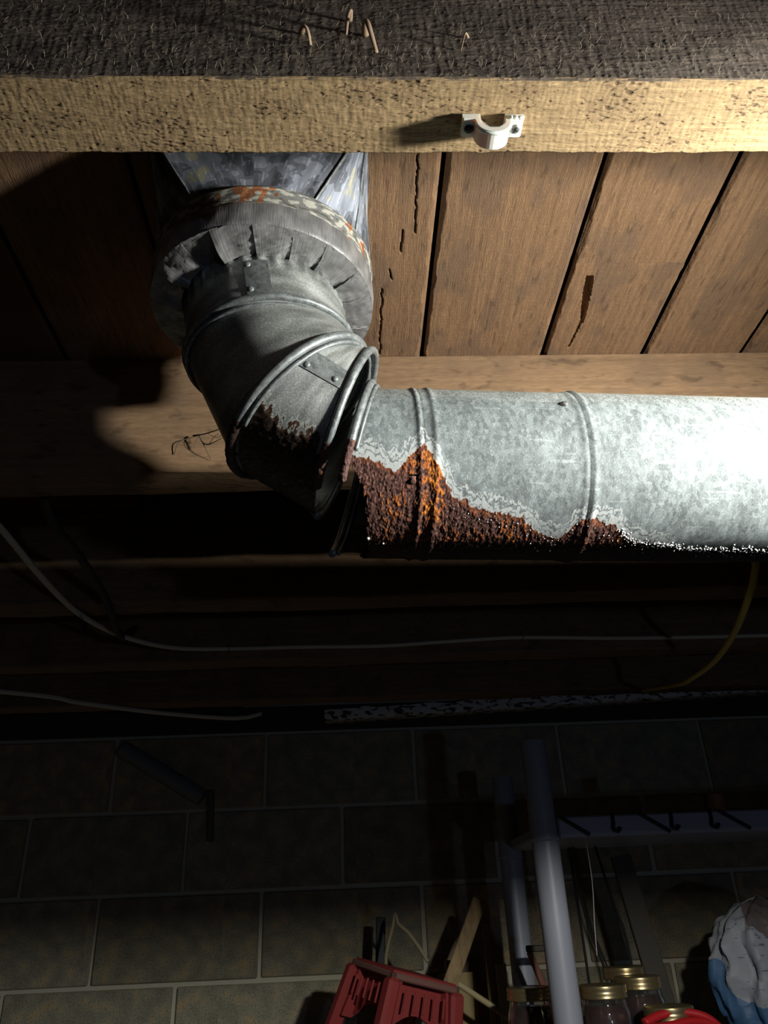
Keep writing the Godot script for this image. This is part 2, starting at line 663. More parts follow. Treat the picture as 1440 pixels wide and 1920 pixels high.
# underside of one ceiling board with raised grain, checks and a gouge; grain along z
func relief_board(x0: float, x1: float, k: int) -> ArrayMesh:
	var z0 := -0.02
	var z1 := -0.70
	var nu := int((x1 - x0) / 0.0008)
	var nv := 370
	var hz: PackedByteArray = W.board[2]
	var w: int = W.board[3]
	var h: int = W.board[4]
	var off := (k * 0.37) - floorf(k * 0.37)
	var pos := PackedVector3Array()
	var uv := PackedVector2Array()
	var q := noise(200 + k, 9.0, 3)
	for j in nv + 1:
		for i in nu + 1:
			var x := lerpf(x0, x1, float(i) / nu)
			var z := lerpf(z0, z1, float(j) / nv)
			var t := Vector2(-z * 1.6 + off, (x - x0) / 0.16 + off * 0.3)
			var px := int(fposmod(t.x, 1.0) * w) % w
			var py := int(fposmod(t.y, 1.0) * h) % h
			var y := 0.557 - 0.0011 * hz[py * w + px] / 255.0
			# rounded, chipped long edges
			var e: float = min(x - x0, x1 - x)
			var chip := 0.0035 + 0.003 * q.get_noise_2d(x0 * 10.0 + (0.0 if x - x0 < x1 - x else 5.0), z * 2.5)
			if e < chip:
				y += (1.0 - e / chip) * 0.004
			if x0 > 0.21 and x0 < 0.23 and -z > 0.556 and -z < 0.66:
				var gx := curve([[0.556, 0.2425], [0.59, 0.2470], [0.6177, 0.2508], [0.66, 0.2468]], -z)
				var gw := curve([[0.556, 0.0035], [0.575, 0.0042], [0.61, 0.0026], [0.625, 0.0008], [0.66, 0.0005]], -z)
				if absf(x - gx + 0.0008 * q.get_noise_1d(z * 30.0)) < gw:
					y += 0.008
			# drying checks
			if x0 > -0.05 and x0 < 0.0:
				for c in CHECKS:
					var cx: float = c[0] + 0.0018 * q.get_noise_1d(z * 6.0) + c[3] * (-z - c[1])
					if absf(x - cx) < 0.0007 and -z > c[1] and -z < c[2]:
						y += 0.005
			pos.append(Vector3(x, y, z))
			uv.append(t)
	return grid(nu, nv, pos, uv)

# drying checks of the board beside the boot: x, from, to, lean
const CHECKS := [[0.0617, 0.40, 0.50, 0.04], [0.0540, 0.497, 0.522, 0.0], [0.0375, 0.57, 0.67, 0.0], [0.0440, 0.545, 0.558, 0.2]]

# ---------------------------------------------------------------- joists
func joists() -> void:
	# the near joist: its face towards the camera and its underside carry real relief
	var j := thing("joist", "near rough-sawn joist with fuzzy dark face and tan pitted underside, holding the white clip", "joist")
	var za := -0.2618
	var zb := -0.3092
	var yb := 0.412
	var xa := -0.34
	var xb := 0.40
	var nu := 740
	# face: U = +x, V = +y, outside +z
	var fz: PackedByteArray = W.face[2]
	var pos := PackedVector3Array()
	var uv := PackedVector2Array()
	var nv := 145
	var big := noise(300, 14.0, 4)
	var lip := noise(301, 30.0, 4)
	for v in nv + 1:
		for u in nu + 1:
			var x := lerpf(xa, xb, float(u) / nu)
			var y := lerpf(yb, 0.556, float(v) / nv)
			var a := Vector2((x - xa) / 0.74, (y - yb) / 0.15)
			var px := mini(int(a.x * 1400), 1399)
			var py := mini(int(a.y * 300), 299)
			var d := fz[py * 1400 + px] / 255.0 * 0.0007 + 0.0004 * big.get_noise_2d(x, y * 3.0)
			if v == 0:
				d = -0.0004
				y += 0.0012 * maxf(lip.get_noise_1d(x), 0.0)
			pos.append(Vector3(x, y, za - 0.001 + d))
			uv.append(a)
	part("face", grid(nu, nv, pos, uv), surfaced(W.face[0], W.face[1], 0.045, 0.95), j)
	# underside: U = +x, V = +z, outside -y
	var uz: PackedByteArray = W.under[2]
	pos = PackedVector3Array()
	uv = PackedVector2Array()
	nv = 72
	for v in nv + 1:
		for u in nu + 1:
			var x := lerpf(xa, xb, float(u) / nu)
			var f := float(v) / nv
			var z := lerpf(zb + 0.0012 * lip.get_noise_1d(x * 1.3 + 9.0), za - 0.0004, f)
			var a := Vector2((x - xa) / 0.74, f)
			var px := mini(int(a.x * 2000), 1999)
			var py := mini(int(a.y * 180), 179)
			var d := uz[py * 2000 + px] / 255.0 * 0.0009 + 0.0005 * big.get_noise_2d(x * 0.7, z * 2.0 + 8.0)
			if v == 0:
				d = -0.0030
			elif v == nv:
				d = -0.0006 + 0.0008 * lip.get_noise_1d(x * 2.0)
			else:
				d -= 0.0016 * smoothstep(0.86, 1.0, f) * smoothstep(0.1, 0.4, lip.get_noise_2d(x * 0.6 + 40.0, f * 0.12))
			pos.append(Vector3(x, yb + 0.0008 - d, z))
			uv.append(a)
	part("underside", grid(nu, nv, pos, uv), surfaced(W.under[0], W.under[1], 0.06, 0.9), j)
	var st := begin()
	add_box(st, Vector3(xb - xa, 0.141, 0.0445), Vector3((xa + xb) / 2, 0.4852, (za + zb) / 2 - 0.0006), 0.001)
	add_box(st, Vector3(2.6 + xa, 0.144, 0.0474), Vector3((xa - 2.6) / 2, 0.484, (za + zb) / 2), 0.002)
	add_box(st, Vector3(2.6 - xb, 0.144, 0.0474), Vector3((xb + 2.6) / 2, 0.484, (za + zb) / 2), 0.002)
	part("heartwood", done(st), M.joist_plain, j)
	# splinters standing off the face
	var sp := mat(rgb(150, 128, 104), 0.85)
	for c in [[Vector3(0.0152, 0.4515, za), Vector3(0.0150, 0.446, za + 0.011), Vector3(0.0165, 0.436, za + 0.014), Vector3(0.0205, 0.4235, za + 0.007), 0.0021], [Vector3(0.0065, 0.4655, za), Vector3(0.0068, 0.462, za + 0.008), Vector3(0.0052, 0.452, za + 0.010), Vector3(0.0040, 0.4435, za + 0.005), 0.0016], [Vector3(-0.0215, 0.4535, za), Vector3(-0.0195, 0.450, za + 0.006), Vector3(-0.0172, 0.444, za + 0.006), Vector3(-0.0160, 0.440, za + 0.001), 0.0017], [Vector3(0.0745, 0.4500, za), Vector3(0.0720, 0.446, za + 0.005), Vector3(0.0705, 0.441, za + 0.005), Vector3(0.0690, 0.437, za), 0.0008]]:
		part("splinter", tube(smooth_path([c[0], c[1], c[2], c[3]], 0.002), c[4], 8, c[4] * 0.55, 0.6), sp, j)
	# wood fuzz raised by the saw
	var mm := MultiMesh.new()
	mm.transform_format = MultiMesh.TRANSFORM_3D
	mm.mesh = tube(smooth_path([Vector3.ZERO, Vector3(0.0004, 0.0014, 0.0006), Vector3(0.0002, 0.0030, 0.0005)], 0.0012), 0.00016, 5, 0.00006)
	mm.instance_count = 1500
	for i in 1500:
		var x := rng.randf_range(xa, xb)
		var y := 0.414 + 0.12 * pow(rng.randf(), 1.3)
		var b := Basis(Vector3.BACK, rng.randf_range(-1.3, 1.3)) * Basis(Vector3.RIGHT, rng.randf_range(0.2, 1.0))
		mm.set_instance_transform(i, Transform3D(b.scaled(Vector3.ONE * rng.randf_range(0.4, 1.25)), Vector3(x, y, za - 0.0002)))
	var fz2 := MultiMeshInstance3D.new()
	fz2.name = "wood_fuzz"
	fz2.multimesh = mm
	fz2.material_override = mat(rgb(140, 128, 112), 0.9)
	fz2.set_meta("kind", "stuff")
	j.add_child(fz2, true)
	# the joists beyond it
	for d in [[0.6729, 0.0465, "second joist, behind the galvanized pipe, brown and lit along its upper face"], [1.0190, 0.0480, "joist in deep shadow just below the pipe's rusty underside, second beyond the elbow"], [1.2960, 0.0450, "dark joist carrying the long grey cable along its face"], [1.5600, 0.0450, "last dark joist before the concrete block wall"]]:
		var t := thing("joist", d[2], "joist")
		part("timber", wood_bar(-2.58, 2.58, 0.412, 0.556, -d[0], -d[0] - d[1], int(d[0] * 100)), M.joist, t)
	var b2 := thing("joist", "joist overhead behind the camera, outside the picture", "joist")
	part("timber", box(Vector3(5.16, 0.144, 0.047), 0.003), M.joist_plain, b2, Vector3(0, 0.484, 0.115))

# a long joist whose visible faces carry uv in metres, grain along x, with slightly waving arrises
func wood_bar(xa: float, xb: float, y0: float, y1: float, z0: float, z1: float, sd: int) -> ArrayMesh:
	var q := noise(sd, 5.0, 4)
	var n := 400
	var rows := [[y1, z0, 0.0], [y0 + 0.004, z0, 0.0], [y0 + 0.0012, z0 - 0.0012, 1.0], [y0, z0 - 0.004, 1.0], [y0, z1 + 0.004, 1.0], [y0 + 0.001, z1 + 0.001, 1.0], [y0 + 0.004, z1, 0.0], [y1, z1, 0.0], [y1, z0, 0.0]]
	var pos := PackedVector3Array()
	var uv := PackedVector2Array()
	var v := 0.0
	for r in rows.size():
		if r > 0:
			v += Vector2(rows[r][0] - rows[r - 1][0], rows[r][1] - rows[r - 1][1]).length()
		for i in n + 1:
			var x := lerpf(xa, xb, float(i) / n)
			var y: float = rows[r][0]
			if rows[r][2] > 0.0:
				y += 0.0035 * q.get_noise_2d(x, r * 0.1)
			pos.append(Vector3(x, y, rows[r][1]))
			uv.append(Vector2(x * 1.5 + sd * 0.13, v * 4.5 + sd * 0.37))
	return grid(n, rows.size() - 1, pos, uv)

# ---------------------------------------------------------------- duct boot and elbow
func boot_and_elbow() -> void:
	var c_neck := [Vector3(-0.065, 0.437, -0.476), 4.0, 2.0]
	var c1 := [Vector3(-0.0576, 0.394, -0.475), 5.7, 2.0]
	var c2 := [Vector3(-0.0341, 0.3412, -0.471), 41.0, 3.6]
	var c3 := [Vector3(-0.001, 0.328, -0.486), 69.0, 4.0]
	# ---- the square-to-round boot
	var b := thing("duct_boot", "square-to-round galvanized duct boot let into the ceiling boards above the elbow", "duct")
	var top := 0.556
	var cc := Vector3(-0.0655, 0.4815, -0.477)
	var sq := [Vector2(-0.0875, 0.0875), Vector2(0.0875, 0.0875), Vector2(0.0875, -0.132), Vector2(-0.0875, -0.132)]   # x, z about the centre; front left, front right, back right, back left
	var keys := []      # [angle from the front, point of the square]
	for side in 4:
		for k in 13:
			var f := k / 12.0
			keys.append([deg_to_rad(side * 90.0 - 31.0 + 62.0 * f), sq[side].lerp(sq[(side + 1) % 4], f)])
		for k in range(1, 6):
			keys.append([deg_to_rad(side * 90.0 + 31.0 + 28.0 * k / 6.0), sq[(side + 1) % 4]])
	keys.append([keys[0][0] + TAU, keys[0][1]])
	var nu := keys.size() - 1
	var nv := 12
	var pos := PackedVector3Array()
	var uv := PackedVector2Array()
	var dent := noise(401, 18.0, 2)
	for j in nv + 1:
		var f := float(j) / nv
		for i in nu + 1:
			var a: float = keys[i][0]
			var lo := cc + Vector3(sin(a), 0, cos(a)) * 0.0875
			var p2: Vector2 = keys[i][1]
			var hi := Vector3(cc.x + p2.x, top, cc.z + p2.y)
			var p := lo.lerp(hi, f)
			var o := Vector3(sin(a), 0, cos(a)) * 0.0016 * dent.get_noise_3dv(p)
			pos.append(p + o)
			uv.append(Vector2(a / TAU * 2.2, f * 0.55))
	part("body", grid(nu, nv, pos, uv, false), M.boot, b)
	# folded and caulked seams
	for s in [[31.0, sq[1]], [-31.0, sq[0]], [59.0, sq[1]], [-59.0, sq[0]], [121.0, sq[2]], [-121.0, sq[3]]]:
		var a := deg_to_rad(s[0])
		var lo := cc + Vector3(sin(a), 0, cos(a)) * 0.0880
		var hi := Vector3(cc.x + s[1].x, top, cc.z + s[1].y + 0.001)
		var pts := PackedVector3Array()
		for k in 13:
			pts.append(lo.lerp(hi, k / 12.0) + Vector3(0.0004 * dent.get_noise_1d(k * 3.0), 0, 0))
		part("seam", tube(pts, 0.0016 if absf(s[0]) < 40.0 else 0.001, 8, -1.0, 0.6), M.zinc_dull, b)
	# limed collar band
	part("collar", lathe2(cc, [[0.0875, 0.0012], [0.0893, 0.0], [0.0893, -0.002], [0.0882, -0.0035], [0.0880, -0.0105], [0.0882, -0.0155], [0.0874, -0.0175]], 0.0, 1.0), M.collar, b)
	# foil-taped sleeve
	part("sleeve", lathe2(cc, [[0.0876, -0.0160], [0.0890, -0.0175], [0.0889, -0.026], [0.0884, -0.034], [0.0874, -0.0385], [0.0850, -0.0398]], 0.0012), M.foil, b)
	# the sleeve's edge cut into tabs and folded in against the neck
	var tabs := 18
	for k in tabs:
		var a0 := TAU * (k + rng.randf_range(-0.12, 0.12)) / tabs
		var a1 := TAU * (k + 1.16 + rng.randf_range(-0.08, 0.12)) / tabs
		var lift := rng.randf_range(0.0022, 0.0060) if rng.randf() < 0.75 else 0.0008
		var fold := rng.randf_range(-0.25, 0.35)
		var inner := rng.randf_range(0.0622, 0.0650)
		var sink := rng.randf_range(-0.0015, 0.0035)
		var crush := noise(500 + k, 30.0, 2)
		var f := func(u: float, v: float) -> Vector3:
			var a := lerpf(a0, a1, u) + fold * v * (1.0 - u) * 0.25
			var r := lerpf(0.0880, inner, v)
			var y := -0.0385 - 0.0050 * v - 0.0015 * sin(v * PI) + sink * v
			y -= lift * (1.0 - smoothstep(0.0, 0.34, u)) * sin(minf(v * 1.25, 1.0) * PI * 0.62)
			y += 0.0022 * smoothstep(0.65, 1.0, u) * v
			y += 0.0011 * crush.get_noise_2d(u * 0.6, v * 0.6)
			return cc + Vector3(sin(a) * r, y, cos(a) * r - 0.0 * v)
		part("tab", thick(f, 10, 12, 0.0005), M.foil, b)
	# ---- the elbow
	var e := thing("stovepipe_elbow", "grey galvanized elbow hanging from the duct boot, its bottom black with wet rust", "pipe elbow")
	var crimp := func(t: float, f: float) -> float:
		return 0.0009 * cos(t * 34.0) * (1.0 - smoothstep(0.30, 0.55, f))
	var up_neck := [Vector3(-0.0662, 0.452, -0.476), 4.0, 2.0]
	part("neck", loft(up_neck, c1, 0.0622, 0.0636, 408, 24, crimp), gore_skin(up_neck, c1, 601, [[-1.0, -1.0], [1.0, -1.0]]), e)
	var g1 := loft(c1, c2, 0.0635, 0.0635, 160, 30)
	part("gore", g1, gore_skin(c1, c2, 602, [[-0.12, 0.30], [-0.085, 0.297], [-0.06, 0.285], [0.1, 0.2]]), e)
	var crust := noise(603, 160.0, 3)
	var edge2 := [[-0.12, 0.31], [-0.0774, 0.296], [-0.067, 0.314], [-0.058, 0.316], [-0.045, 0.300], [-0.034, 0.297], [-0.018, 0.2925], [-0.004, 0.2965], [0.0142, 0.302], [0.05, 0.31]]
	var grit := func(t: float, f: float) -> float:
		var p := ring_pt(c2, 0.0635, t).lerp(ring_pt(c3, 0.0635, t), f)
		return 0.0009 * (0.5 + crust.get_noise_3dv(p)) if p.y < curve(edge2, p.x) - 0.002 else 0.0
	part("gore", loft(c2, c3, 0.0635, 0.0637, 320, 60, grit), gore_skin(c2, c3, 604, edge2), e)
	part("bead", bead(c1, 0.0650, 0.0026), M.zinc_dull, e)
	part("bead", bead([c1[0] + Vector3(0, -0.006, 0), c1[1], c1[2]], 0.0638, 0.0015), M.zinc_dull, e)
	part("bead", bead(c2, 0.0652, 0.0034, 122.0, 390.0), M.zinc_dull, e)
	part("bead", bead([c2[0] + ring_dir(deg_to_rad(41.0), 0.06) * 0.0055, 41.0, 3.6], 0.0640, 0.0017, 122.0, 390.0), M.zinc_dull, e)
	part("rusty_bead", bead(c2, 0.0650, 0.0036, 30.0, 124.0, 0.001, 605), M.crust, e)
	part("lip", bead(c3, 0.0652, 0.0030, 137.0, 430.0), M.zinc_dull, e)
	part("lip", bead([c3[0] - ring_dir(deg_to_rad(69.0), 0.07) * 0.0045, 69.0, 4.0], 0.0640, 0.0016, 130.0, 430.0), M.zinc_dull, e)
	part("rusty_lip", bead(c3, 0.0648, 0.0033, 108.0, 139.0, 0.0012, 606), M.rust_flake, e)
	# overlapped sheet edge with its rivets
	var lapm: StandardMaterial3D = M.zinc_dull.duplicate()
	lapm.albedo_color = rgb(168, 170, 170)
	for s in [[c2, c3, 171.5, 0.03, 0.97], [up_neck, c1, 169.0, 0.35, 0.98]]:
		var pts := PackedVector3Array()
		var f := func(u: float, v: float) -> Vector3:
			var w: float = lerpf(s[3], s[4], v)
			var t := deg_to_rad(lerpf(s[2], s[2] + 16.0, 1.0 - u))
			var r := 0.0644 - 0.0009 * (1.0 - u) * (1.0 - u)
			return ring_pt(s[0], r, t).lerp(ring_pt(s[1], r, t), w)
		part("lap", thick(f, 8, 10, 0.0005), lapm, e)
	for s in [[c2, c3, 174.5, 0.24], [c2, c3, 175.5, 0.74], [up_neck, c1, 171.5, 0.84], [up_neck, c1, 171.5, 0.42]]:
		var t := deg_to_rad(s[2])
		var p := ring_pt(s[0], 0.0642, t).lerp(ring_pt(s[1], 0.0642, t), s[3])
		var ax: Vector3 = s[0][0].lerp(s[1][0], s[3])
		var nrm := (p - ax).normalized()
		part("rivet", dome(0.0025, 0.0016), M.zinc_dull, e, p, Basis(Quaternion(Vector3.UP, nrm)))
	# cobweb between the elbow and the second joist
	var web := thing("cobweb", "tangle of grey cobweb threads between the elbow's low corner and the lit joist", "cobweb")
	var wm := mat(rgb(70, 62, 52), 0.95)
	for s in [[Vector3(-0.158, 0.452, -0.668), Vector3(-0.150, 0.4475, -0.660), Vector3(-0.142, 0.4455, -0.655), Vector3(-0.123, 0.4415, -0.640), 0.0009], [Vector3(-0.176, 0.432, -0.6715), Vector3(-0.172, 0.444, -0.668), Vector3(-0.160, 0.4495, -0.668), Vector3(-0.150, 0.447, -0.66), 0.0005], [Vector3(-0.150, 0.447, -0.660), Vector3(-0.146, 0.438, -0.660), Vector3(-0.138, 0.4325, -0.655), Vector3(-0.124, 0.433, -0.645), 0.0008], [Vector3(-0.138, 0.4325, -0.655), Vector3(-0.133, 0.4375, -0.65), Vector3(-0.128, 0.4405, -0.648), 0.0006], [Vector3(-0.146, 0.438, -0.66), Vector3(-0.142, 0.430, -0.662), Vector3(-0.139, 0.4245, -0.6715), 0.0005], [Vector3(-0.150, 0.447, -0.66), Vector3(-0.155, 0.440, -0.664), Vector3(-0.157, 0.434, -0.6715), 0.0003], [Vector3(-0.140, 0.4455, -0.655), Vector3(-0.130, 0.437, -0.65), Vector3(-0.121, 0.436, -0.64), 0.0003]]:
		var r: float = s[-1]
		part("thread", tube(smooth_path(s.slice(0, -1), 0.003), r, 5, r * 0.5), wm, web)

func lathe2(at: Vector3, prof: Array, wob := 0.0, turns := 5.0) -> ArrayMesh:
	# profile given from top to bottom as [radius, height offset]
	var n := 144
	var pos := PackedVector3Array()
	var uv := PackedVector2Array()
	var q := noise(77, 20.0, 3)
	for j in prof.size():
		for i in n + 1:
			var a := TAU * i / n
			var r: float = prof[j][0]
			var d := Vector3(sin(a), 0, cos(a))
			r += wob * q.get_noise_3dv(d * 0.3 + Vector3(0, prof[j][1] * 2.0, 0))
			pos.append(at + d * r + Vector3(0, prof[j][1], 0))
			uv.append(Vector2(a / TAU * turns, float(j) / (prof.size() - 1) * 0.25))
	# U turns from front to right, V runs down: flip so that the outside is out
	var p2 := PackedVector3Array()
	var u2 := PackedVector2Array()
	for j in range(prof.size() - 1, -1, -1):
		for i in n + 1:
			p2.append(pos[j * (n + 1) + i])
			u2.append(uv[j * (n + 1) + i])
	return grid(n, prof.size() - 1, p2, u2, true)

# a sheet with two faces and closed edges
func thick(f: Callable, nu: int, nv: int, t: float) -> ArrayMesh:
	var pos := PackedVector3Array()
	var uv := PackedVector2Array()
	for j in nv + 1:
		for i in nu + 1:
			pos.append(f.call(float(i) / nu, float(j) / nv))
			uv.append(Vector2(float(i) / nu * 0.2, float(j) / nv * 0.2))
	var front := grid(nu, nv, pos, uv)
	var nor: PackedVector3Array = front.surface_get_arrays(0)[Mesh.ARRAY_NORMAL]
	var back := PackedVector3Array()
	var buv := PackedVector2Array()
	for j in nv + 1:
		for i in range(nu, -1, -1):
			back.append(pos[j * (nu + 1) + i] - nor[j * (nu + 1) + i] * t)
			buv.append(uv[j * (nu + 1) + i])
	var rim := PackedVector3Array()
	var order := []
	for i in nu + 1:
		order.append(i)
	for j in range(1, nv + 1):
		order.append(j * (nu + 1) + nu)
	for i in range(nu - 1, -1, -1):
		order.append(nv * (nu + 1) + i)
	for j in range(nv - 1, -1, -1):
		order.append(j * (nu + 1))
	var ruv := PackedVector2Array()
	for s in 2:
		for k in order:
			rim.append(pos[k] - nor[k] * t * (1 - s))
			ruv.append(uv[k])
	return joined([front, grid(nu, nv, back, buv), grid(order.size() - 1, 1, rim, ruv)])

# skin of one gore: zinc with dust and scratches; below the edge line a black tarry rust
func gore_skin(a: Array, b: Array, sd: int, edge: Array) -> StandardMaterial3D:
	var w := 640
	var h := 256
	var dust := layer(noise(sd, 0.3, 2), w, h)
	var blot := layer(noise(sd + 20, 0.012, 4), w, h)
	var scr := layer(noise(sd + 40, 0.25, 2), w, h, 16.0, 1.0)
	var jag := layer(noise(sd + 60, 0.05, 5), w, h)
	var c := PackedByteArray()
	var o := PackedByteArray()
	c.resize(w * h * 3)
	o.resize(w * h * 3)
	var ra := []
	var rb := []
	for x in w:
		ra.append(ring_pt(a, 0.0635, TAU * x / w))
		rb.append(ring_pt(b, 0.0635, TAU * x / w))
	for y in h:
		for x in w:
			var i := y * w + x
			var p: Vector3 = (ra[x] as Vector3).lerp(rb[x], float(y) / h)
			var v := 134.0 + (blot[i] - 128) * 0.28 + (dust[i] - 128) * 0.16
			if dust[i] > 186 - blot[i] * 0.12:
				v += 30.0
			if scr[i] > 205:
				v += 14.0
			var col := Vector3(v * 0.97, v, v * 0.98)
			var rough := 118
			var metal := 120
			var lim := curve(edge, p.x) + (jag[i] - 128) / 255.0 * 0.016
			if p.y < lim + 0.004 and dust[i] > 96 and jag[i] > 96:
				col = col.lerp(Vector3(168, 170, 166), 0.45)
				metal = 40
				rough = 170
			if p.y < lim:
				var g := dust[i]
				col = Vector3(30, 22, 17) if g < 178 else Vector3(66, 42, 28)
				if p.y > lim - 0.0035 and g > 120:
					col = Vector3(74, 48, 30)
				rough = 92 if g < 150 else 175
				metal = 0
			c[i * 3] = clampi(int(col.x), 0, 255)
			c[i * 3 + 1] = clampi(int(col.y), 0, 255)
			c[i * 3 + 2] = clampi(int(col.z), 0, 255)
			o[i * 3] = 255
			o[i * 3 + 1] = rough
			o[i * 3 + 2] = metal
	var m := StandardMaterial3D.new()
	m.albedo_texture = tex_rgb(w, h, c)
	var orm := tex_rgb(w, h, o)
	m.roughness = 1.0
	m.metallic = 1.0
	m.roughness_texture = orm
	m.roughness_texture_channel = BaseMaterial3D.TEXTURE_CHANNEL_GREEN
	m.metallic_texture = orm
	m.metallic_texture_channel = BaseMaterial3D.TEXTURE_CHANNEL_BLUE
	if not M.has("crust"):
		M.crust = mat(rgb(44, 32, 25), 0.5)
		M.rust_flake = tri_world(surfaced(tex_rgb(w, h, rust_pixels(w, h)), tex_l(w, h, jag), 0.06, 0.9), Vector3(12, 12, 12))
	return m

func rust_pixels(w: int, h: int) -> PackedByteArray:
	var a := layer(noise(701, 0.03, 4), w, h)
	var b := layer(noise(702, 0.18, 3), w, h)
	var c := PackedByteArray()
	c.resize(w * h * 3)
	for i in w * h:
		var col := rust_colour(a[i], b[i], 168)
		c[i * 3] = int(col.x)
		c[i * 3 + 1] = int(col.y)
		c[i * 3 + 2] = int(col.z)
	return c

func rust_colour(a: int, b: int, warm: int) -> Vector3:
	var col := Vector3(74, 50, 44)
	if b < 90:
		col = Vector3(40, 27, 24)
	elif b > 176:
		col = Vector3(122, 92, 80)
	if a > warm + 22:
		col = Vector3(142, 82, 42) if b > 100 else Vector3(92, 52, 30)
		if a > warm + 50 and b > 105:
			col = Vector3(182, 118, 44)
	return col

# ---------------------------------------------------------------- the rusted pipe
var pipe_at := Vector3(0.0, 0.30032, -0.49757)
var pipe_t := Vector3(1.0, -0.00469, -0.05856).normalized()
const RUST_EDGE := [[-0.02, 109.0], [0.0006, 109.5], [0.0103, 110.3], [0.0190, 114.0], [0.0247, 119.8], [0.0320, 118.0], [0.0391, 108.5], [0.0483, 103.0], [0.0544, 109.6], [0.0689, 134.0], [0.0882, 142.6], [0.1188, 147.7], [0.1327, 158.5], [0.1474, 164.9], [0.1576, 151.2], [0.1682, 146.5], [0.1851, 152.5], [0.2052, 166.0], [0.2518, 172.4], [0.3061, 174.7], [0.40, 176.0]]

func pipe_basis() -> Array:
	var up := (Vector3.UP - pipe_t * pipe_t.y).normalized()
	return [up, pipe_t.cross(up)]          # up, towards the camera

func pipe_pt(s: float, th: float, r: float) -> Vector3:
	var b := pipe_basis()
	return pipe_at + pipe_t * s + (b[0] * cos(th) + b[1] * sin(th)) * r

func pipe_swell(s: float) -> float:
	var r := 0.0
	for k in [[0.0462, 0.0014, 0.0022], [0.0570, 0.0012, 0.0024], [0.1612, 0.0008, 0.0024], [0.1672, 0.0014, 0.0026]]:
		var d: float = (s - k[0]) / k[2]
		r += k[1] * exp(-d * d)
	r += 0.0005 * smoothstep(0.0485, 0.0500, s) + 0.0004 * smoothstep(0.1632, 0.1645, s)
	return r

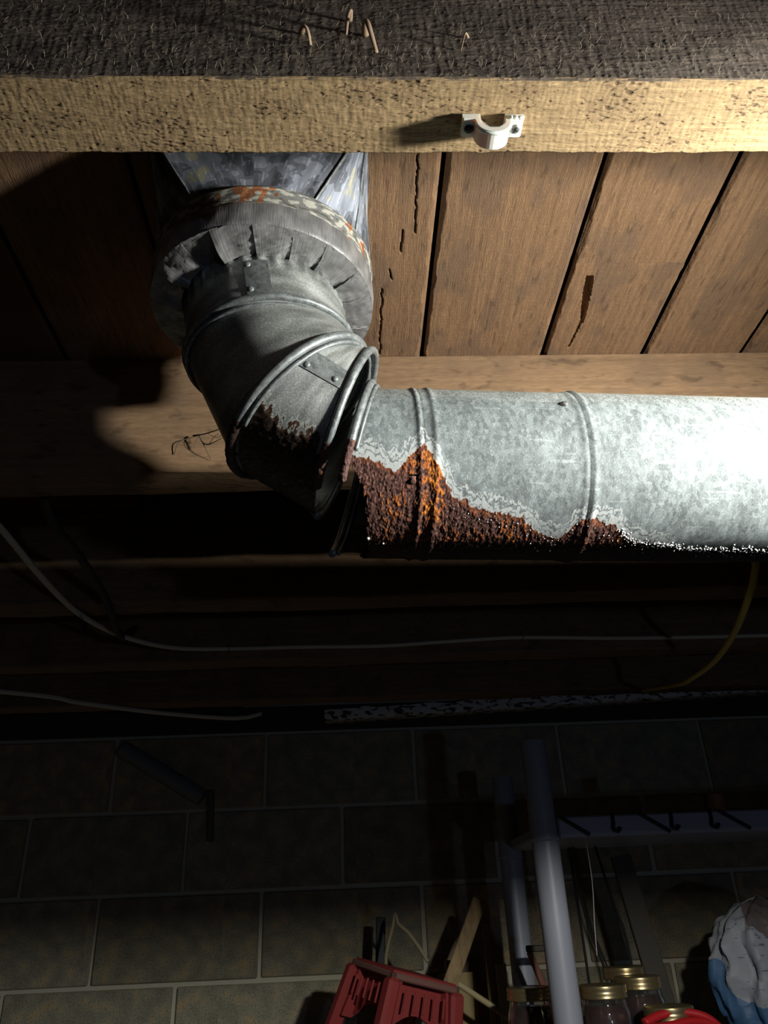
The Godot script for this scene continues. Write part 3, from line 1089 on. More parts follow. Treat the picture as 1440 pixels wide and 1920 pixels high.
func pipe() -> void:
	var w := 1280
	var h := 800
	var s0 := -0.02
	var span := 0.40
	var b1 := layer(noise(801, 0.06, 5), w, h)
	var b2 := layer(noise(802, 0.16, 3), w, h)
	var b3 := layer(noise(803, 0.010, 4), w, h)
	var b4 := layer(noise(804, 0.25, 2), w, h)
	var cell := noise(805, 0.075, 1, FastNoiseLite.TYPE_CELLULAR)
	cell.cellular_return_type = FastNoiseLite.RETURN_CELL_VALUE
	cell.cellular_jitter = 1.0
	cell.frequency = 0.13
	var sp := layer(cell, w, h)
	var b5 := layer(noise(806, 0.09, 2), w, h, 18.0, 1.0)
	var wav := layer(noise(807, 0.02, 3), w, h)
	var c := PackedByteArray()
	var o := PackedByteArray()
	var z := PackedByteArray()
	c.resize(w * h * 3)
	o.resize(w * h * 3)
	z.resize(w * h)
	var lim := PackedFloat32Array()
	for x in w:
		lim.append(curve(RUST_EDGE, s0 + span * x / w))
	for y in h:
		var th := 360.0 * y / h
		for x in w:
			var i := y * w + x
			var s := s0 + span * x / w
			var v := 110.0 + (sp[i] - 128) * 0.11 + (b4[i] - 128) * 0.14 + (b3[i] - 128) * 0.12
			if b5[i] > 214:
				v += 18.0
			if b4[i] > 205:
				v += 22.0
			var col := Vector3(v * 0.94, v, v * 1.01)
			var rough := 168 + (sp[i] >> 3)
			var metal := 26
			var hh := 100
			# grains of dust settled along the top
			if (th < 66.0 or th > 300.0) and b4[i] > 40 + int(absf(th if th < 180.0 else th - 360.0) * 2.2):
				col = col.lerp(Vector3(166, 160, 142), 0.6)
				metal = 40
				rough = 200
			var d := th - lim[x] - (b1[i] - 128) * 0.022 - (wav[i] - 128) * 0.018
			if th > 260.0:
				d = -100.0
			# limescale fringe beside the rust, in wavy tide lines
			if s < 0.235:
				var wide := 11.0 + (wav[i] - 128) * 0.09
				if d > -wide and d <= 0.0:
					var f := -d / wide
					var lines := sin((d + (wav[i] - 128) * 0.06) * 1.25 + (b2[i] - 128) * 0.004)
					if lines > -0.1 - (1.0 - f) * 0.9 and b2[i] > 40 + f * 70.0:
						col = col.lerp(Vector3(172, 176, 175), 0.72)
						metal = 20
						rough = 210
						hh = 101
			if d > 0.0 and d < 180.0:
				var warm := 150
				if s < 0.030:
					warm = 150 if th < 128.0 else 120
				elif s < 0.062:
					warm = 122
				elif s > 0.14:
					warm = 138
				col = rust_colour(b1[(i * 7 + 311) % (w * h)] if false else b3[i] / 2 + b1[i] / 2, b2[i], warm)
				if d < 3.0 and s > 0.004:
					col = col.lerp(Vector3(110, 60, 34), 0.5)
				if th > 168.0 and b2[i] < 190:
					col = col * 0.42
				rough = 235 if th < 162.0 else 120
				metal = 0
				hh = 96 + int((b1[i] - 110) * 0.55 + (b2[i] - 128) * 0.28)
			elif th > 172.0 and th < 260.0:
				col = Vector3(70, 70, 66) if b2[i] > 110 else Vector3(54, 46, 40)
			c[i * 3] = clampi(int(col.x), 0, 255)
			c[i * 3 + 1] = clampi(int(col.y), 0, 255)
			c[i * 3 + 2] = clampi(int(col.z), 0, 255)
			o[i * 3] = 255
			o[i * 3 + 1] = clampi(rough, 0, 255)
			o[i * 3 + 2] = metal
			z[i] = clampi(hh, 0, 255)
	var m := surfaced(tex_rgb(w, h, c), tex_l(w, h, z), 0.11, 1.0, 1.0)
	m.metallic_specular = 0.25
	var orm := tex_rgb(w, h, o)
	m.roughness_texture = orm
	m.roughness_texture_channel = BaseMaterial3D.TEXTURE_CHANNEL_GREEN
	m.metallic_texture = orm
	m.metallic_texture_channel = BaseMaterial3D.TEXTURE_CHANNEL_BLUE

	var p := thing("flue_pipe", "long galvanized pipe with a ragged rusted end, sagging away from the elbow", "pipe")
	var c4 := [Vector3(0.0034, 0.302, -0.494), 75.0, 3.3]
	var n4 := ring_dir(deg_to_rad(75.0), deg_to_rad(3.3))
	var ragged := [[0.0, -0.1], [112.0, -0.1], [115.4, -0.0022], [121.8, 0.0025], [128.0, 0.0060], [134.7, 0.009], [150.0, 0.0105], [161.5, 0.0121], [188.0, 0.0141], [230.0, 0.010], [270.0, -0.1], [360.0, -0.1]]
	var jag := noise(811, 0.09, 3)
	# collar (the elbow's last piece), the middle length, the long length beyond the frame
	for sec in [["collar", 0.0, 0.0490, 110, 360], ["pipe_section", 0.0486, 0.1642, 240, 300], ["pipe_section", 0.1638, 0.36, 300, 260]]:
		var nu: int = sec[3]
		var nv: int = sec[4]
		var pos := PackedVector3Array()
		var uv := PackedVector2Array()
		var skip := PackedByteArray()
		skip.resize(nu * nv)
		for j in nv + 1:
			# V runs backwards round the pipe, so that U x V points out
			var th := TAU * (1.0 - float(j) / nv)
			var q := pipe_pt(0.0, th, 0.0635)
			var sa: float = sec[1]
			if sec[0] == "collar":
				sa = (c4[0] - q).dot(n4) / pipe_t.dot(n4)
			for i in nu + 1:
				var s := lerpf(sa, sec[2], float(i) / nu)
				var tu := (s - s0) / span
				var tv := th / TAU
				var px := clampi(int(tu * w), 0, w - 1)
				var py := clampi(int(tv * h), 0, h - 1)
				var r := 0.0635 + pipe_swell(s)
				var deg := rad_to_deg(th)
				if deg > 95.0 and deg < 250.0:
					r += 0.0012 * (z[py * w + px] - 100) / 255.0
				pos.append(pipe_pt(s, th, r))
				uv.append(Vector2(tu, tv))
				if sec[0] == "collar" and i < nu and j < nv:
					if s < curve(ragged, deg) + 0.0022 * jag.get_noise_2d(s * 2600.0, deg * 1.4):
						skip[j * nu + i] = 1
					# the rusted-through screw hole
					var hd := Vector2((s - 0.0409) / 0.0030, (deg - 123.5) / 2.3)
					if hd.length() < 1.0 + 0.5 * jag.get_noise_1d(deg * 9.0):
						skip[j * nu + i] = 1
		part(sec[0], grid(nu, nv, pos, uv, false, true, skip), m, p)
	var pts := []
	for k in 2:
		pts.append(pipe_pt(0.358 + 1.5 * k, 0.0, 0.0))
	var nv2 := 96
	part("pipe_section", grid_fn(20, nv2, func(u: float, v: float) -> Vector3: return pipe_pt(lerpf(0.358, 1.9, u), TAU * (1.0 - v), 0.0645), false, true), M.zinc, p)
	# flange lip at the torn end
	part("lip", bead(c4, 0.0652, 0.0030, 163.0, 420.0), M.zinc_dull, p)
	part("lip", bead([c4[0] + n4 * 0.0045, 75.0, 3.3], 0.0640, 0.0015, 160.0, 420.0), M.zinc_dull, p)
	part("rusty_lip", bead(c4, 0.0650, 0.0031, 141.0, 165.0, 0.0014, 821), M.rust_flake, p)
	# screws
	for s in [[0.1527, 67.3, M.steel], [0.0409, 124.5, M.rust]]:
		var th := deg_to_rad(s[1])
		var at := pipe_pt(s[0], th, 0.0637 if s[1] < 100.0 else 0.0622)
		var nrm := (at - pipe_pt(s[0], 0.0, 0.0)).normalized()
		var bs := Basis(Quaternion(Vector3.UP, nrm)) * Basis(Vector3.RIGHT, 0.35)
		var scr := part("screw", lathe([Vector2(0.0030, -0.0005), Vector2(0.0034, 0.0004), Vector2(0.0022, 0.0008), Vector2(0.0020, 0.0026), Vector2(0.0016, 0.0030), Vector2(0.00001, 0.0030)], 12), s[2], p, at, bs)
		scr.name = "screw"
	# beads of water along the lower edge
	var mm := MultiMesh.new()
	mm.transform_format = MultiMesh.TRANSFORM_3D
	var sph := SphereMesh.new()
	sph.radius = 1.0
	sph.height = 2.0
	sph.radial_segments = 12
	sph.rings = 6
	mm.mesh = sph
	mm.instance_count = 520
	for i in 520:
		var s := rng.randf_range(0.06, 0.34) if i < 120 else rng.randf_range(0.19, 0.345)
		var lim_s := curve(RUST_EDGE, s)
		var deg := lim_s + rng.randfn(1.0, 2.0) if i >= 120 else lim_s + absf(rng.randfn(0.0, 7.0))
		var r := rng.randf_range(0.0002, 0.0007) * (1.0 if i >= 120 else 0.7)
		if i < 2:
			s = 0.0125 + 0.011 * i
			deg = 166.0 + 5.0 * i
			r = 0.0012 - 0.0004 * i
		var th := deg_to_rad(deg)
		var at := pipe_pt(s, th, 0.0637 + pipe_swell(s))
		mm.set_instance_transform(i, Transform3D(Basis().scaled(Vector3.ONE * r), at))
	var dr := MultiMeshInstance3D.new()
	dr.name = "water_drops"
	dr.multimesh = mm
	var dm := mat(rgb(205, 208, 208), 0.12)
	dr.material_override = dm
	dr.set_meta("kind", "stuff")
	p.add_child(dr, true)
	# strap that carries the pipe, beyond the frame
	var hg := thing("pipe_strap", "perforated metal strap carrying the pipe from the joist, outside the picture", "strap")
	var sp2 := PackedVector3Array()
	for k in 41:
		sp2.append(pipe_pt(1.0, lerpf(-PI * 0.5, PI * 0.5, 0.0) + lerpf(PI * 0.5, PI * 1.5, k / 40.0), 0.0662))
	sp2.insert(0, Vector3(sp2[0].x, 0.556, sp2[0].z))
	sp2.append(Vector3(sp2[-1].x, 0.556, sp2[-1].z))
	part("strip", tube(sp2, 0.008, 8, -1.0, 0.06), M.steel, hg)

# ---------------------------------------------------------------- the white cable clip
func clip() -> void:
	var t := thing("cable_clip", "empty white plastic U clip screwed to the underside of the near joist", "clip", Vector3(0.0876, 0.4105, -0.2880))
	var pl := mat(rgb(226, 224, 214), 0.4)
	pl.subsurf_scatter_enabled = true
	pl.subsurf_scatter_strength = 0.25
	# strap profile in x-y: ear, U hanging down, ear; swept along z
	var outer := []
	var inner := []
	var ri := 0.0072
	var ro := 0.0098
	outer.append(Vector2(-0.0172, -0.0034))
	outer.append(Vector2(-0.0172, -0.0004))
	inner.append(Vector2(-ri, 0.0))
	for k in 17:
		var a := PI + PI * k / 16.0
		inner.append(Vector2(cos(a) * ri, sin(a) * ri * 0.9 - 0.0054))
	inner.append(Vector2(ri, 0.0))
	var poly := PackedVector2Array()
	poly.append(Vector2(-0.0175, 0.0))
	for q in inner:
		poly.append(q)
	poly.append(Vector2(0.0180, 0.0))
	poly.append(Vector2(0.0180, -0.0030))
	poly.append(Vector2(0.0172, -0.0042))
	poly.append(Vector2(ro + 0.0006, -0.0044))
	for k in range(16, -1, -1):
		var a := PI + PI * k / 16.0
		poly.append(Vector2(cos(a) * ro, sin(a) * ro * 0.92 - 0.0065))
	poly.append(Vector2(-ro - 0.0006, -0.0044))
	poly.append(Vector2(-0.0168, -0.0042))
	poly.append(Vector2(-0.0175, -0.0030))
	part("strap", prism(poly, 0.0118), pl, t)
	# a stiffening rib round the loop
	var rib := PackedVector3Array()
	for k in 21:
		var a := PI + PI * k / 20.0
		rib.append(Vector3(cos(a) * ro, sin(a) * ro * 0.92 - 0.0065, 0.0046))
	part("rib", tube(rib, 0.0010, 6), pl, t)
	for s in [-1.0, 1.0]:
		var x: float = 0.0134 * s
		part("boss", lathe([Vector2(0.00001, -0.0052), Vector2(0.0040, -0.0052), Vector2(0.0044, -0.0046), Vector2(0.0046, -0.003)], 20), pl, t, Vector3(x, 0, 0))
		var scr := part("screw", lathe([Vector2(0.00001, -0.0062), Vector2(0.0018, -0.0061), Vector2(0.0028, -0.0056), Vector2(0.0030, -0.0050)], 20), mat(rgb(62, 60, 58) if s < 0 else rgb(140, 138, 134), 0.45, 0.7), t, Vector3(x, 0, 0))
		var st := begin()
		add_box(st, Vector3(0.0036, 0.0004, 0.0008), Vector3(0, -0.0062, 0), 0.0001)
		add_box(st, Vector3(0.0008, 0.0004, 0.0036), Vector3(0, -0.0062, 0), 0.0001)
		part("cross_slot", done(st), M.black, scr, Vector3.ZERO, Basis(Vector3.UP, 0.4 * s))
	# chipped right ear: a few crumbs of torn plastic
	for k in 3:
		part("torn_edge", box(Vector3(0.003, 0.002, 0.0022), 0.0006), pl, t, Vector3(0.0165 - k * 0.003, -0.0036, 0.0062 - k * 0.0002), Basis(Vector3(0.3, 1, 0.2).normalized(), 0.6 * k))

# ---------------------------------------------------------------- cables
func cables() -> void:
	var grey := mat(rgb(204, 194, 170), 0.6)
	var a := thing("cable", "grey cable sagging from the left edge and stapled along the dark joist", "cable")
	part("sheath", tube(smooth_path([Vector3(-0.43, 0.452, -0.78), Vector3(-0.4085, 0.430, -0.8354), Vector3(-0.395, 0.412, -0.93), Vector3(-0.383, 0.4065, -1.045), Vector3(-0.352, 0.410, -1.15), Vector3(-0.295, 0.418, -1.235), Vector3(-0.2094, 0.4315, -1.290), Vector3(-0.08, 0.431, -1.2900), Vector3(0.05, 0.429, -1.2900), Vector3(0.18, 0.434, -1.2900), Vector3(0.30, 0.437, -1.2900), Vector3(0.5, 0.430, -1.2900), Vector3(0.8, 0.428, -1.2900), Vector3(1.3, 0.430, -1.2900)], 0.02), 0.0048, 10, -1.0, 0.75), grey, a)
	for p in [Vector3(-0.380, 0.4055, -1.045), Vector3(-0.2094, 0.4315, -1.290), Vector3(0.30, 0.437, -1.291)]:
		var up := PackedVector3Array()
		for k in 9:
			var q := PI * k / 8.0
			up.append(p + (Vector3(0, cos(q) * 0.0065, sin(q) * 0.0058) if p.z < -1.1 else Vector3(0, -sin(q) * 0.0058, cos(q) * 0.0065)))
		part("staple", tube(up, 0.0009, 6), M.steel, a)
	var y := thing("cable", "yellow cable hanging in a curve below the right end of the pipe", "cable")
	part("sheath", tube(smooth_path([Vector3(0.555, 0.470, -0.94), Vector3(0.5566, 0.415, -0.955), Vector3(0.556, 0.382, -1.00), Vector3(0.5764, 0.3676, -1.10), Vector3(0.586, 0.357, -1.20), Vector3(0.578, 0.352, -1.28), Vector3(0.585, 0.362, -1.35), Vector3(0.60, 0.407, -1.56)], 0.02), 0.0052, 10, -1.0, 0.8), mat(rgb(214, 190, 96), 0.55), y)
	var b := thing("cable", "thin pale cable running low along the left, above the block wall", "cable")
	part("sheath", tube(smooth_path([Vector3(-1.3, 0.405, -1.10), Vector3(-0.6415, 0.4055, -1.4169), Vector3(-0.5272, 0.4055, -1.5107), Vector3(-0.3959, 0.4055, -1.6084), Vector3(-0.2527, 0.4055, -1.674), Vector3(-0.20, 0.420, -1.70)], 0.02), 0.0045, 8), grey, b)
	var c := thing("cable", "dark cable dropping across the grey one at the far left", "cable")
	part("sheath", tube(smooth_path([Vector3(-0.345, 0.500, -0.735), Vector3(-0.3269, 0.412, -0.752), Vector3(-0.322, 0.404, -0.846), Vector3(-0.3279, 0.4025, -0.979), Vector3(-0.342, 0.3965, -1.09), Vector3(-0.362, 0.425, -1.20), Vector3(-0.37, 0.47, -1.28)], 0.02), 0.0055, 8), mat(rgb(58, 52, 46), 0.7), c)

# ---------------------------------------------------------------- shelving and what stands on it
func shelving() -> void:
	var grey := mat(rgb(150, 154, 166), 0.42)
	var u := thing("shelving_unit", "grey plastic shelving unit with round posts against the block wall", "shelf")
	var zf := -1.50
	var zb := -1.90
	for p in [[0.3412, zf], [0.3495, zb], [1.15, zf], [1.15, zb]]:
		var post := part("post", lathe([Vector2(0.0001, -1.6), Vector2(0.0245, -1.6), Vector2(0.0245, 0.122), Vector2(0.022, 0.124), Vector2(0.0001, 0.124)], 36), grey, u, Vector3(p[0], 0, p[1]))
		part("collar", lathe([Vector2(0.0225, 0.1225), Vector2(0.0268, 0.1240), Vector2(0.0272, 0.1280), Vector2(0.0262, 0.1300), Vector2(0.0240, 0.165), Vector2(0.0240, 0.30), Vector2(0.0001, 0.30)], 36), grey, u, Vector3(p[0], 0, p[1]))
	for y in [0.1445, -0.285]:
		part("shelf", box(Vector3(0.80, 0.022, 0.40), 0.004), grey, u, Vector3(0.748, y + 0.006, (zf + zb) / 2))
		part("rim", box(Vector3(0.775, 0.035, 0.012), 0.003), grey, u, Vector3(0.752, y, zf + 0.014))
	# dark diagonal bars and hook shapes on the upper rim
	var dk := mat(rgb(22, 22, 26), 0.6)
	for k in 5:
		var x := 0.368 + 0.147 * k
		part("dark_bar", tube(PackedVector3Array([Vector3(x, 0.162, zf + 0.0225), Vector3(x + 0.05, 0.1305, zf + 0.0225)]), 0.0036, 8), dk, u)
	for x in [0.465, 0.572, 0.645]:
		part("hook", tube(smooth_path([Vector3(x, 0.166, zf + 0.022), Vector3(x - 0.001, 0.148, zf + 0.024), Vector3(x - 0.003, 0.138, zf + 0.026), Vector3(x + 0.004, 0.133, zf + 0.028), Vector3(x + 0.009, 0.140, zf + 0.027)], 0.004), 0.003, 8), dk, u)
	# jars
	var glass := StandardMaterial3D.new()
	glass.albedo_color = Color(0.96, 0.97, 0.96, 0.02)
	glass.transparency = BaseMaterial3D.TRANSPARENCY_ALPHA
	glass.roughness = 0.02
	glass.refraction_enabled = true
	glass.refraction_scale = 0.05
	var lidm := mat(rgb(190, 172, 128), 0.32, 0.85)
	var jam := mat(rgb(70, 28, 26), 0.25)
	var spots := [
		[Vector3(0.4325, 0, -1.600), 0.1625, 1.0, "preserve jar with brass lid and dark filling, just right of the front shelf post"],
		[Vector3(0.5190, 0, -1.665), 0.1690, 1.0, "preserve jar of dark red filling, taller lid second from the front post"],
		[Vector3(0.5250, 0, -1.765), 0.1800, 1.0, "preserve jar hidden behind the taller one, only its lid showing"],
		[Vector3(0.5290, 0, -1.555), 0.1300, 1.0, "low preserve jar in front, under the red plier handles"],
		[Vector3(0.3170, 0, -1.680), 0.1590, 1.0, "preserve jar peeping out left of the front shelf post"]]
	for s in spots:
		var j := thing("preserve_jar", s[3], "jar", s[0] + Vector3(0, -0.268, 0), 0.0, "preserve jars on the lower shelf")
		var h: float = s[1]
		var r := 0.0440
		var g := [Vector2(0.0001, 0.0), Vector2(r * 0.86, 0.0), Vector2(r * 0.97, 0.003), Vector2(r, 0.009), Vector2(r, h - 0.050), Vector2(r * 0.97, h - 0.040), Vector2(r * 0.90, h - 0.032), Vector2(r * 0.87, h - 0.026), Vector2(r * 0.87, h - 0.006), Vector2(r * 0.80, h - 0.006), Vector2(r * 0.80, h - 0.026), Vector2(r * 0.84, h - 0.034), Vector2(r * 0.90, h - 0.044), Vector2(r * 0.93, h - 0.052), Vector2(r * 0.93, 0.008), Vector2(0.0001, 0.007)]
		part("glass_body", lathe(g, 48), glass, j)
		part("filling", lathe([Vector2(0.0001, 0.008), Vector2(r * 0.925, 0.009), Vector2(r * 0.925, h - 0.054), Vector2(r * 0.88, h - 0.043), Vector2(r * 0.79, h - 0.031), Vector2(0.0001, h - 0.031)], 48), jam, j)
		var lid := part("lid", lathe([Vector2(r * 0.895, h - 0.0215), Vector2(r * 0.955, h - 0.0205), Vector2(r * 0.965, h - 0.0185), Vector2(r * 0.935, h - 0.0165), Vector2(r * 0.955, h - 0.0135), Vector2(r * 0.945, h - 0.0105), Vector2(r * 0.930, h - 0.0095), Vector2(r * 0.950, h - 0.0065), Vector2(r * 0.950, h - 0.0020), Vector2(r * 0.93, h - 0.0004), Vector2(r * 0.88, h), Vector2(r * 0.84, h - 0.0012), Vector2(0.0001, h - 0.0012)], 48), lidm, j)
	# red pliers lying across the low jar
	var pm := mat(rgb(190, 34, 40), 0.45)
	var p := thing("pliers", "red handled pliers lying over the low front jar at the bottom edge", "pliers", Vector3(0.524, -0.158, -1.530))
	part("handle", tube(smooth_path([Vector3(-0.055, 0.0005, 0.022), Vector3(-0.02, 0.010, 0.01), Vector3(0.02, 0.012, 0.008), Vector3(0.055, 0.004, 0.01), Vector3(0.075, -0.012, 0.01)], 0.006), 0.0075, 10, 0.006), pm, p)
	part("handle", tube(smooth_path([Vector3(-0.058, -0.006, 0.036), Vector3(-0.02, -0.004, 0.034), Vector3(0.02, 0.000, 0.022), Vector3(0.055, -0.004, 0.014), Vector3(0.078, -0.014, 0.01)], 0.006), 0.0075, 10, 0.006), pm, p)
	part("jaw", bar(Vector3(0.072, -0.010, 0.011), Vector3(0.105, -0.03, 0.010), 0.016, 0.009, Vector3.BACK), M.steel, p)
	# the bag
	var s := thing("plastic_bag", "crumpled blue and grey plastic sack at the right edge of the lower shelf", "bag", Vector3(0.925, -0.2685, -1.815))
	var q := noise(901, 5.0, 3)
	var q2 := noise(902, 2.2, 2)
	var nu := 90
	var nv := 70
	var pos := PackedVector3Array()
	var uv := PackedVector2Array()
	for jv in nv + 1:
		var f := float(jv) / nv
		for i in nu + 1:
			var a := -TAU * i / nu
			var d := Vector3(cos(a), 0, sin(a))
			var r: float = curve([[0.0, 0.0], [0.03, 0.12], [0.15, 0.148], [0.5, 0.152], [0.72, 0.128], [0.86, 0.095], [0.95, 0.05], [1.0, 0.0002]], f)
			var fold := absf(q.get_noise_3d(d.x * 0.35, f * 0.22 + d.z * 0.05, d.z * 0.35))
			var o := d * r * Vector3(1.22, 1.0, 0.62) * (1.0 - 0.24 * fold + 0.16 * q2.get_noise_3d(d.x, f, d.z))
			o += Vector3(-0.075 * f * f, 0.292 * f + 0.008 * q.get_noise_2d(a, f * 3.0), 0.0)
			pos.append(o)
			uv.append(Vector2(float(i) / nu, f))
	var bw := 384
	var bh := 256
	var bl := layer(noise(903, 0.006, 2), bw, bh)
	var fn := layer(noise(904, 0.09, 3), bw, bh)
	var c := PackedByteArray()
	c.resize(bw * bh * 3)
	for y in bh:
		for x in bw:
			var i := y * bw + x
			var blue := y + (bl[i] - 128) * 0.35 < 158.0 - (absf(float(x) / bw - 0.5)) * 420.0
			var col := Vector3(78, 118, 160) if blue else Vector3(172, 176, 184)
			if not blue and y > 190 and x % 384 > 230 and bl[i] > 90:
				col = Vector3(120, 108, 104)
			if not blue and fn[i] > 205:
				col = Vector3(110, 118, 128)
			c[i * 3] = int(col.x)
			c[i * 3 + 1] = int(col.y)
			c[i * 3 + 2] = int(col.z)
	var bm := surfaced(tex_rgb(bw, bh, c), tex_l(bw, bh, fn), 0.04, 0.5)
	part("sack", grid(nu, nv, pos, uv, true), bm, s)
	# tin on the upper shelf
	var tin := thing("tin", "small rusty brown tin at the front of the upper shelf", "tin", Vector3(0.672, 0.1615, -1.508))
	part("body", lathe([Vector2(0.0001, 0), Vector2(0.018, 0), Vector2(0.0185, 0.002), Vector2(0.018, 0.004), Vector2(0.018, 0.030), Vector2(0.0185, 0.032), Vector2(0.017, 0.034), Vector2(0.0001, 0.034)], 28), mat(rgb(128, 86, 52), 0.6, 0.2), tin)
	# thin dark lines behind the jars, modelled as strands
	var bk := mat(rgb(16, 15, 15), 0.7)
	var ws := [
		[[Vector3(0.472, 0.138, -1.845), Vector3(0.474, 0.02, -1.85), Vector3(0.475, -0.08, -1.85), Vector3(0.474, -0.267, -1.85)], "dark line running straight down behind the first jar"],
		[[Vector3(0.476, 0.138, -1.83), Vector3(0.484, 0.00, -1.835), Vector3(0.510, -0.10, -1.84), Vector3(0.540, -0.267, -1.845)], "dark line slanting right across the straight one behind the first jar"],
		[[Vector3(0.494, 0.138, -1.87), Vector3(0.499, 0.00, -1.87), Vector3(0.525, -0.10, -1.87), Vector3(0.562, -0.267, -1.87)], "thin dark line slanting away between the first jar and the taller lid"],
		[[Vector3(0.530, 0.138, -1.845), Vector3(0.553, 0.02, -1.85), Vector3(0.568, -0.05, -1.85), Vector3(0.570, -0.267, -1.85)], "bent dark line dropping behind the hindmost jar lid"]]
	for k in ws.size():
		var t := thing("dark_line", ws[k][1], "dark_line")
		part("strand", tube(smooth_path(ws[k][0], 0.02), [0.0028, 0.003, 0.0022, 0.003][k], 7), bk, t)
	var str2 := thing("string", "pale thread hanging from the upper shelf right of the post", "string")
	part("strand", tube(smooth_path([Vector3(0.432, 0.139, -1.56), Vector3(0.434, 0.06, -1.565), Vector3(0.428, -0.01, -1.57), Vector3(0.424, -0.06, -1.57)], 0.01), 0.0008, 6), mat(rgb(190, 190, 190), 0.8), str2)
	var gb := thing("board", "grey board leaning on the block wall behind the hindmost jar", "board")
	part("plank", bar(Vector3(0.645, -0.27, -1.87), Vector3(0.595, 0.12, -1.885), 0.045, 0.014), mat(rgb(78, 74, 66), 0.85), gb)

# ---------------------------------------------------------------- left of the shelving
func clutter() -> void:
	var wd := tri_world(surfaced(W.joist[0], null, 0.0, 0.85), Vector3(4, 1.5, 4))
	var pale := tri_world(surfaced(W.under[0], null, 0.0, 0.85), Vector3(4, 1.5, 4))
	# the bench all this stands on, below the frame
	var be := thing("bench", "low wooden bench along the block wall below the picture's edge", "bench", Vector3(0.06, 0, -1.88))
	for k in 3:
		part("plank", box(Vector3(0.46, 0.024, 0.15), 0.003), wd, be, Vector3(0, -0.374, -0.16 + 0.156 * k))
	for s in [[-0.2, -0.18], [0.2, -0.18], [-0.2, 0.18], [0.2, 0.18]]:
		part("leg", box(Vector3(0.05, 1.214, 0.05), 0.003), wd, be, Vector3(s[0], -0.993, s[1]))
	# red step stool
	var red := mat(rgb(146, 56, 54), 0.5)
	var t := thing("step_stool", "red plastic step stool with arched apron standing by the block wall", "stool", Vector3(0.028, -0.322, -1.80), deg_to_rad(30.0))
	t.basis = Basis(Vector3.BACK, -0.27) * t.basis
	var h := 0.250
	part("top", box(Vector3(0.150, 0.010, 0.150), 0.004), red, t, Vector3(0, h - 0.003, 0))
	part("rim", rim_frame(0.160, 0.012, 0.012), mat(rgb(124, 88, 78), 0.8), t, Vector3(0, h - 0.008, 0))
	for k in 4:
		var r := Basis(Vector3.UP, k * PI / 2)
		# apron with an arched underside, flaring outwards
		var poly := PackedVector2Array([Vector2(-0.074, h - 0.012), Vector2(-0.088, h - 0.10)])
		for i in 13:
			var f := i / 12.0
			poly.append(Vector2(lerpf(-0.066, 0.066, f), h - 0.10 + 0.035 * sin(f * PI)))
		poly.append(Vector2(0.088, h - 0.10))
		poly.append(Vector2(0.074, h - 0.012))
		part("apron", prism(poly, 0.006), red, t, r * Vector3(0, 0, 0.078) + Vector3(0, -0.004, 0) * 0, r * Basis(Vector3.RIGHT, -0.10).scaled(Vector3(1, 1, 1)) * 1.0)
		# ribs on the apron
		for i in 5:
			part("rib", bar(r * Vector3(-0.044 + 0.022 * i, h - 0.025, 0.0765 + 0.006), r * Vector3(-0.046 + 0.023 * i, h - 0.060, 0.0765 + 0.0085), 0.004, 0.004, r * Vector3.RIGHT, 0.001), red, t)
		var leg := bar(r * Vector3(0.074, h - 0.012, 0.074), r * Vector3(0.100, 0.0, 0.100), 0.030, 0.026, r * Vector3.RIGHT, 0.006)
		part("leg", leg, red, t)
		part("stretcher", box(Vector3(0.16, 0.014, 0.010), 0.003), red, t, r * Vector3(0, 0.08, 0.086), r)
	# sticks and laths
	var a := thing("lath", "flat pale wooden lath leaning diagonally right of the red stool", "lath")
	part("stick", bar(Vector3(0.055, -0.356, -1.78), Vector3(0.2750, 0.045, -1.93), 0.030, 0.010, Vector3.RIGHT), pale, a)
	var b := thing("lath", "upright narrow lath crossing the round stick", "lath")
	part("stick", bar(Vector3(0.272, -0.358, -1.86), Vector3(0.2860, 0.00, -1.95), 0.014, 0.010), pale, b)
	var c := thing("stick", "short pale round stick sloping down to the right", "stick")
	part("rod", tube(PackedVector3Array([Vector3(0.199, -0.105, -1.90), Vector3(0.25, -0.138, -1.885), Vector3(0.310, -0.176, -1.87)]), 0.0062, 10), mat(rgb(178, 164, 124), 0.7), c)
	var d := thing("strip", "dark upright strip rising behind the stool's left corner", "strip")
	part("slat", bar(Vector3(0.034, -0.361, -2.02), Vector3(0.0560, 0.02, -2.06), 0.022, 0.012), mat(rgb(20, 30, 34), 0.6), d)
	var e := thing("cord", "tan looped cord hanging behind the red stool", "cord")
	part("rope", tube(smooth_path([Vector3(0.055, -0.30, -1.96), Vector3(0.060, -0.085, -1.95), Vector3(0.064, -0.045, -1.945), Vector3(0.078, 0.000, -1.94), Vector3(0.086, 0.026, -1.94), Vector3(0.090, 0.005, -1.935), Vector3(0.110, -0.012, -1.93), Vector3(0.135, -0.045, -1.925), Vector3(0.15, -0.07, -1.92)], 0.01), 0.0042, 8), mat(rgb(150, 138, 108), 0.8), e)
	var f := thing("cardboard", "sheet of tan cardboard propped behind the diagonal lath", "cardboard")
	part("sheet", bar(Vector3(0.225, -0.361, -2.03), Vector3(0.225, -0.10, -2.07), 0.085, 0.006, Vector3.RIGHT, 0.001), mat(rgb(168, 148, 106), 0.85), f)
	var g := thing("carton", "red and grey carton standing behind the laths", "carton", Vector3(0.250, -0.362, -2.13))
	part("box", box(Vector3(0.085, 0.285, 0.05), 0.002), mat(rgb(120, 100, 90), 0.8), g, Vector3(0, 0.1425, 0))
	part("red_flap", box(Vector3(0.060, 0.055, 0.004), 0.001), mat(rgb(172, 52, 52), 0.7), g, Vector3(0.006, 0.205, 0.0275))
	var l := thing("offcut", "pale offcut of board beside the rear shelf post", "offcut")
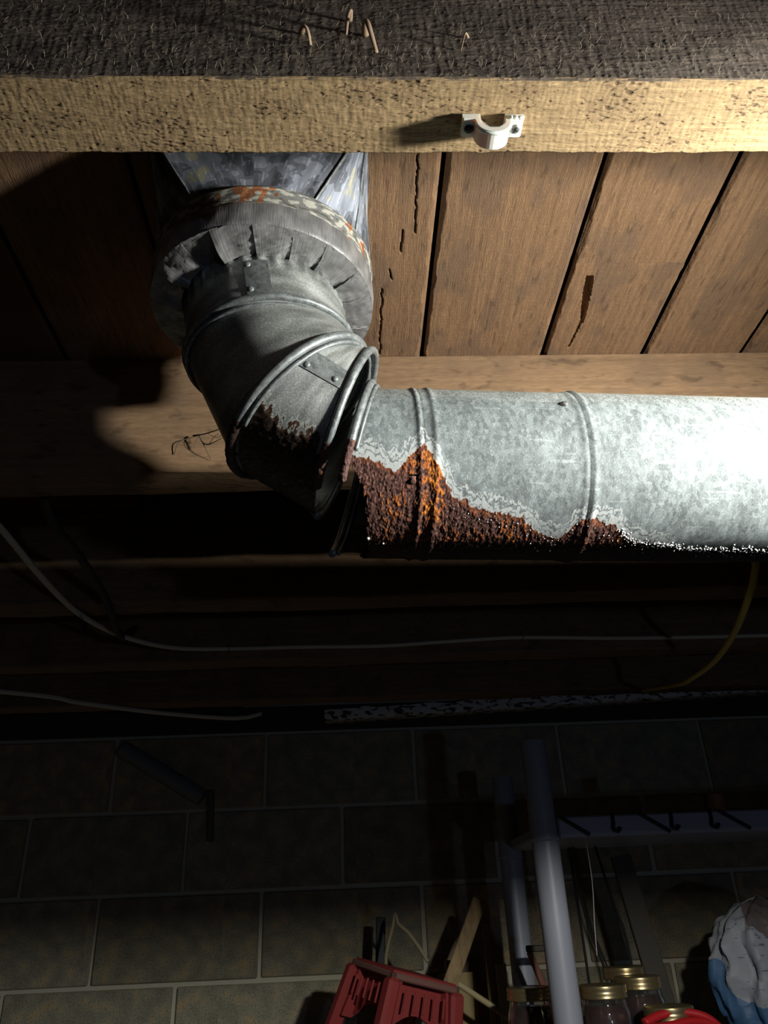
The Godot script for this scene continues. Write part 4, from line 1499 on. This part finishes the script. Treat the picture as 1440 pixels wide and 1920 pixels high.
	part("piece", bar(Vector3(0.335, -1.60, -2.02), Vector3(0.327, -0.085, -2.05), 0.024, 0.012), mat(rgb(176, 170, 140), 0.8), l)
	var fr := thing("frame", "brown wooden frame tilted behind the left jar", "frame", Vector3(0.368, -0.19, -1.755))
	part("stile", bar(Vector3(-0.028, 0.135, 0), Vector3(0.014, 0.012, 0), 0.012, 0.012), mat(rgb(112, 66, 52), 0.7), fr)
	part("stile", bar(Vector3(0.020, 0.135, 0), Vector3(0.058, 0.012, 0), 0.012, 0.012), mat(rgb(112, 66, 52), 0.7), fr)
	part("rail", bar(Vector3(-0.034, 0.140, 0), Vector3(0.026, 0.140, 0), 0.010, 0.012, Vector3.BACK), mat(rgb(50, 42, 36), 0.7), fr)
	# whitewashed strip high on the block wall
	var w := thing("ledger", "narrow board with flaking white paint along the top of the block wall", "board")
	var q := noise(950, 12.0, 4)
	var pos := PackedVector3Array()
	var uv := PackedVector2Array()
	var n := 300
	for r in [[0.026, -2.13], [0.000, -2.128], [-0.003, -2.135], [-0.003, -2.19], [0.026, -2.19], [0.026, -2.13]]:
		for i in n + 1:
			var x := lerpf(-0.078, 1.4, float(i) / n)
			var y: float = r[0] + 0.505 + (x + 0.0754) * 0.0335
			if r[1] > -2.15:
				y += 0.006 * q.get_noise_2d(x, r[0] * 9.0)
			pos.append(Vector3(x, y, r[1] + (0.006 * q.get_noise_1d(x * 2.0 + 3.0) if r[1] > -2.15 else 0.0)))
			uv.append(Vector2(x, r[0]))
	part("strip", grid(n, 5, pos, uv), flaking(), w)
	var pp := thing("pipe_stub", "dark slanting pipe on the shadowed block wall at the left", "pipe")
	part("tube", tube(PackedVector3Array([Vector3(-0.62, 0.45, -2.155), Vector3(-0.40, 0.318, -2.155)]), 0.022, 14), mat(rgb(120, 124, 122), 0.6), pp)
	part("end_bar", bar(Vector3(-0.375, 0.335, -2.155), Vector3(-0.372, 0.21, -2.165), 0.014, 0.014), mat(rgb(90, 88, 80), 0.6), pp)
	var jb := thing("junction_box", "small pale box on the dark wall left of the shelf post", "junction box", Vector3(0.367, 0.254, -2.172))
	part("case", box(Vector3(0.056, 0.036, 0.034), 0.003), mat(rgb(120, 116, 104), 0.7), jb)
	part("cover", box(Vector3(0.050, 0.030, 0.004), 0.001), mat(rgb(130, 126, 114), 0.7), jb, Vector3(0, 0, 0.019))

func rim_frame(side: float, high: float, wide: float) -> ArrayMesh:
	var st := begin()
	for k in 4:
		var r := Basis(Vector3.UP, k * PI / 2)
		add_box(st, Vector3(side, high, wide), r * Vector3(0, 0, side / 2 - wide / 2), 0.003, r)
	return done(st)

func flaking() -> StandardMaterial3D:
	var w := 512
	var a := layer(noise(951, 0.035, 4), w, w, 2.0, 1.0)
	var c := PackedByteArray()
	c.resize(w * w * 3)
	for i in w * w:
		var col := Vector3(226, 224, 214)
		if a[i] < 96:
			col = Vector3(92, 80, 64)
		elif a[i] < 112:
			col = Vector3(150, 142, 126)
		c[i * 3] = int(col.x)
		c[i * 3 + 1] = int(col.y)
		c[i * 3 + 2] = int(col.z)
	return tri_world(surfaced(tex_rgb(w, w, c), tex_l(w, w, a), 0.1, 0.85), Vector3(3, 3, 3))
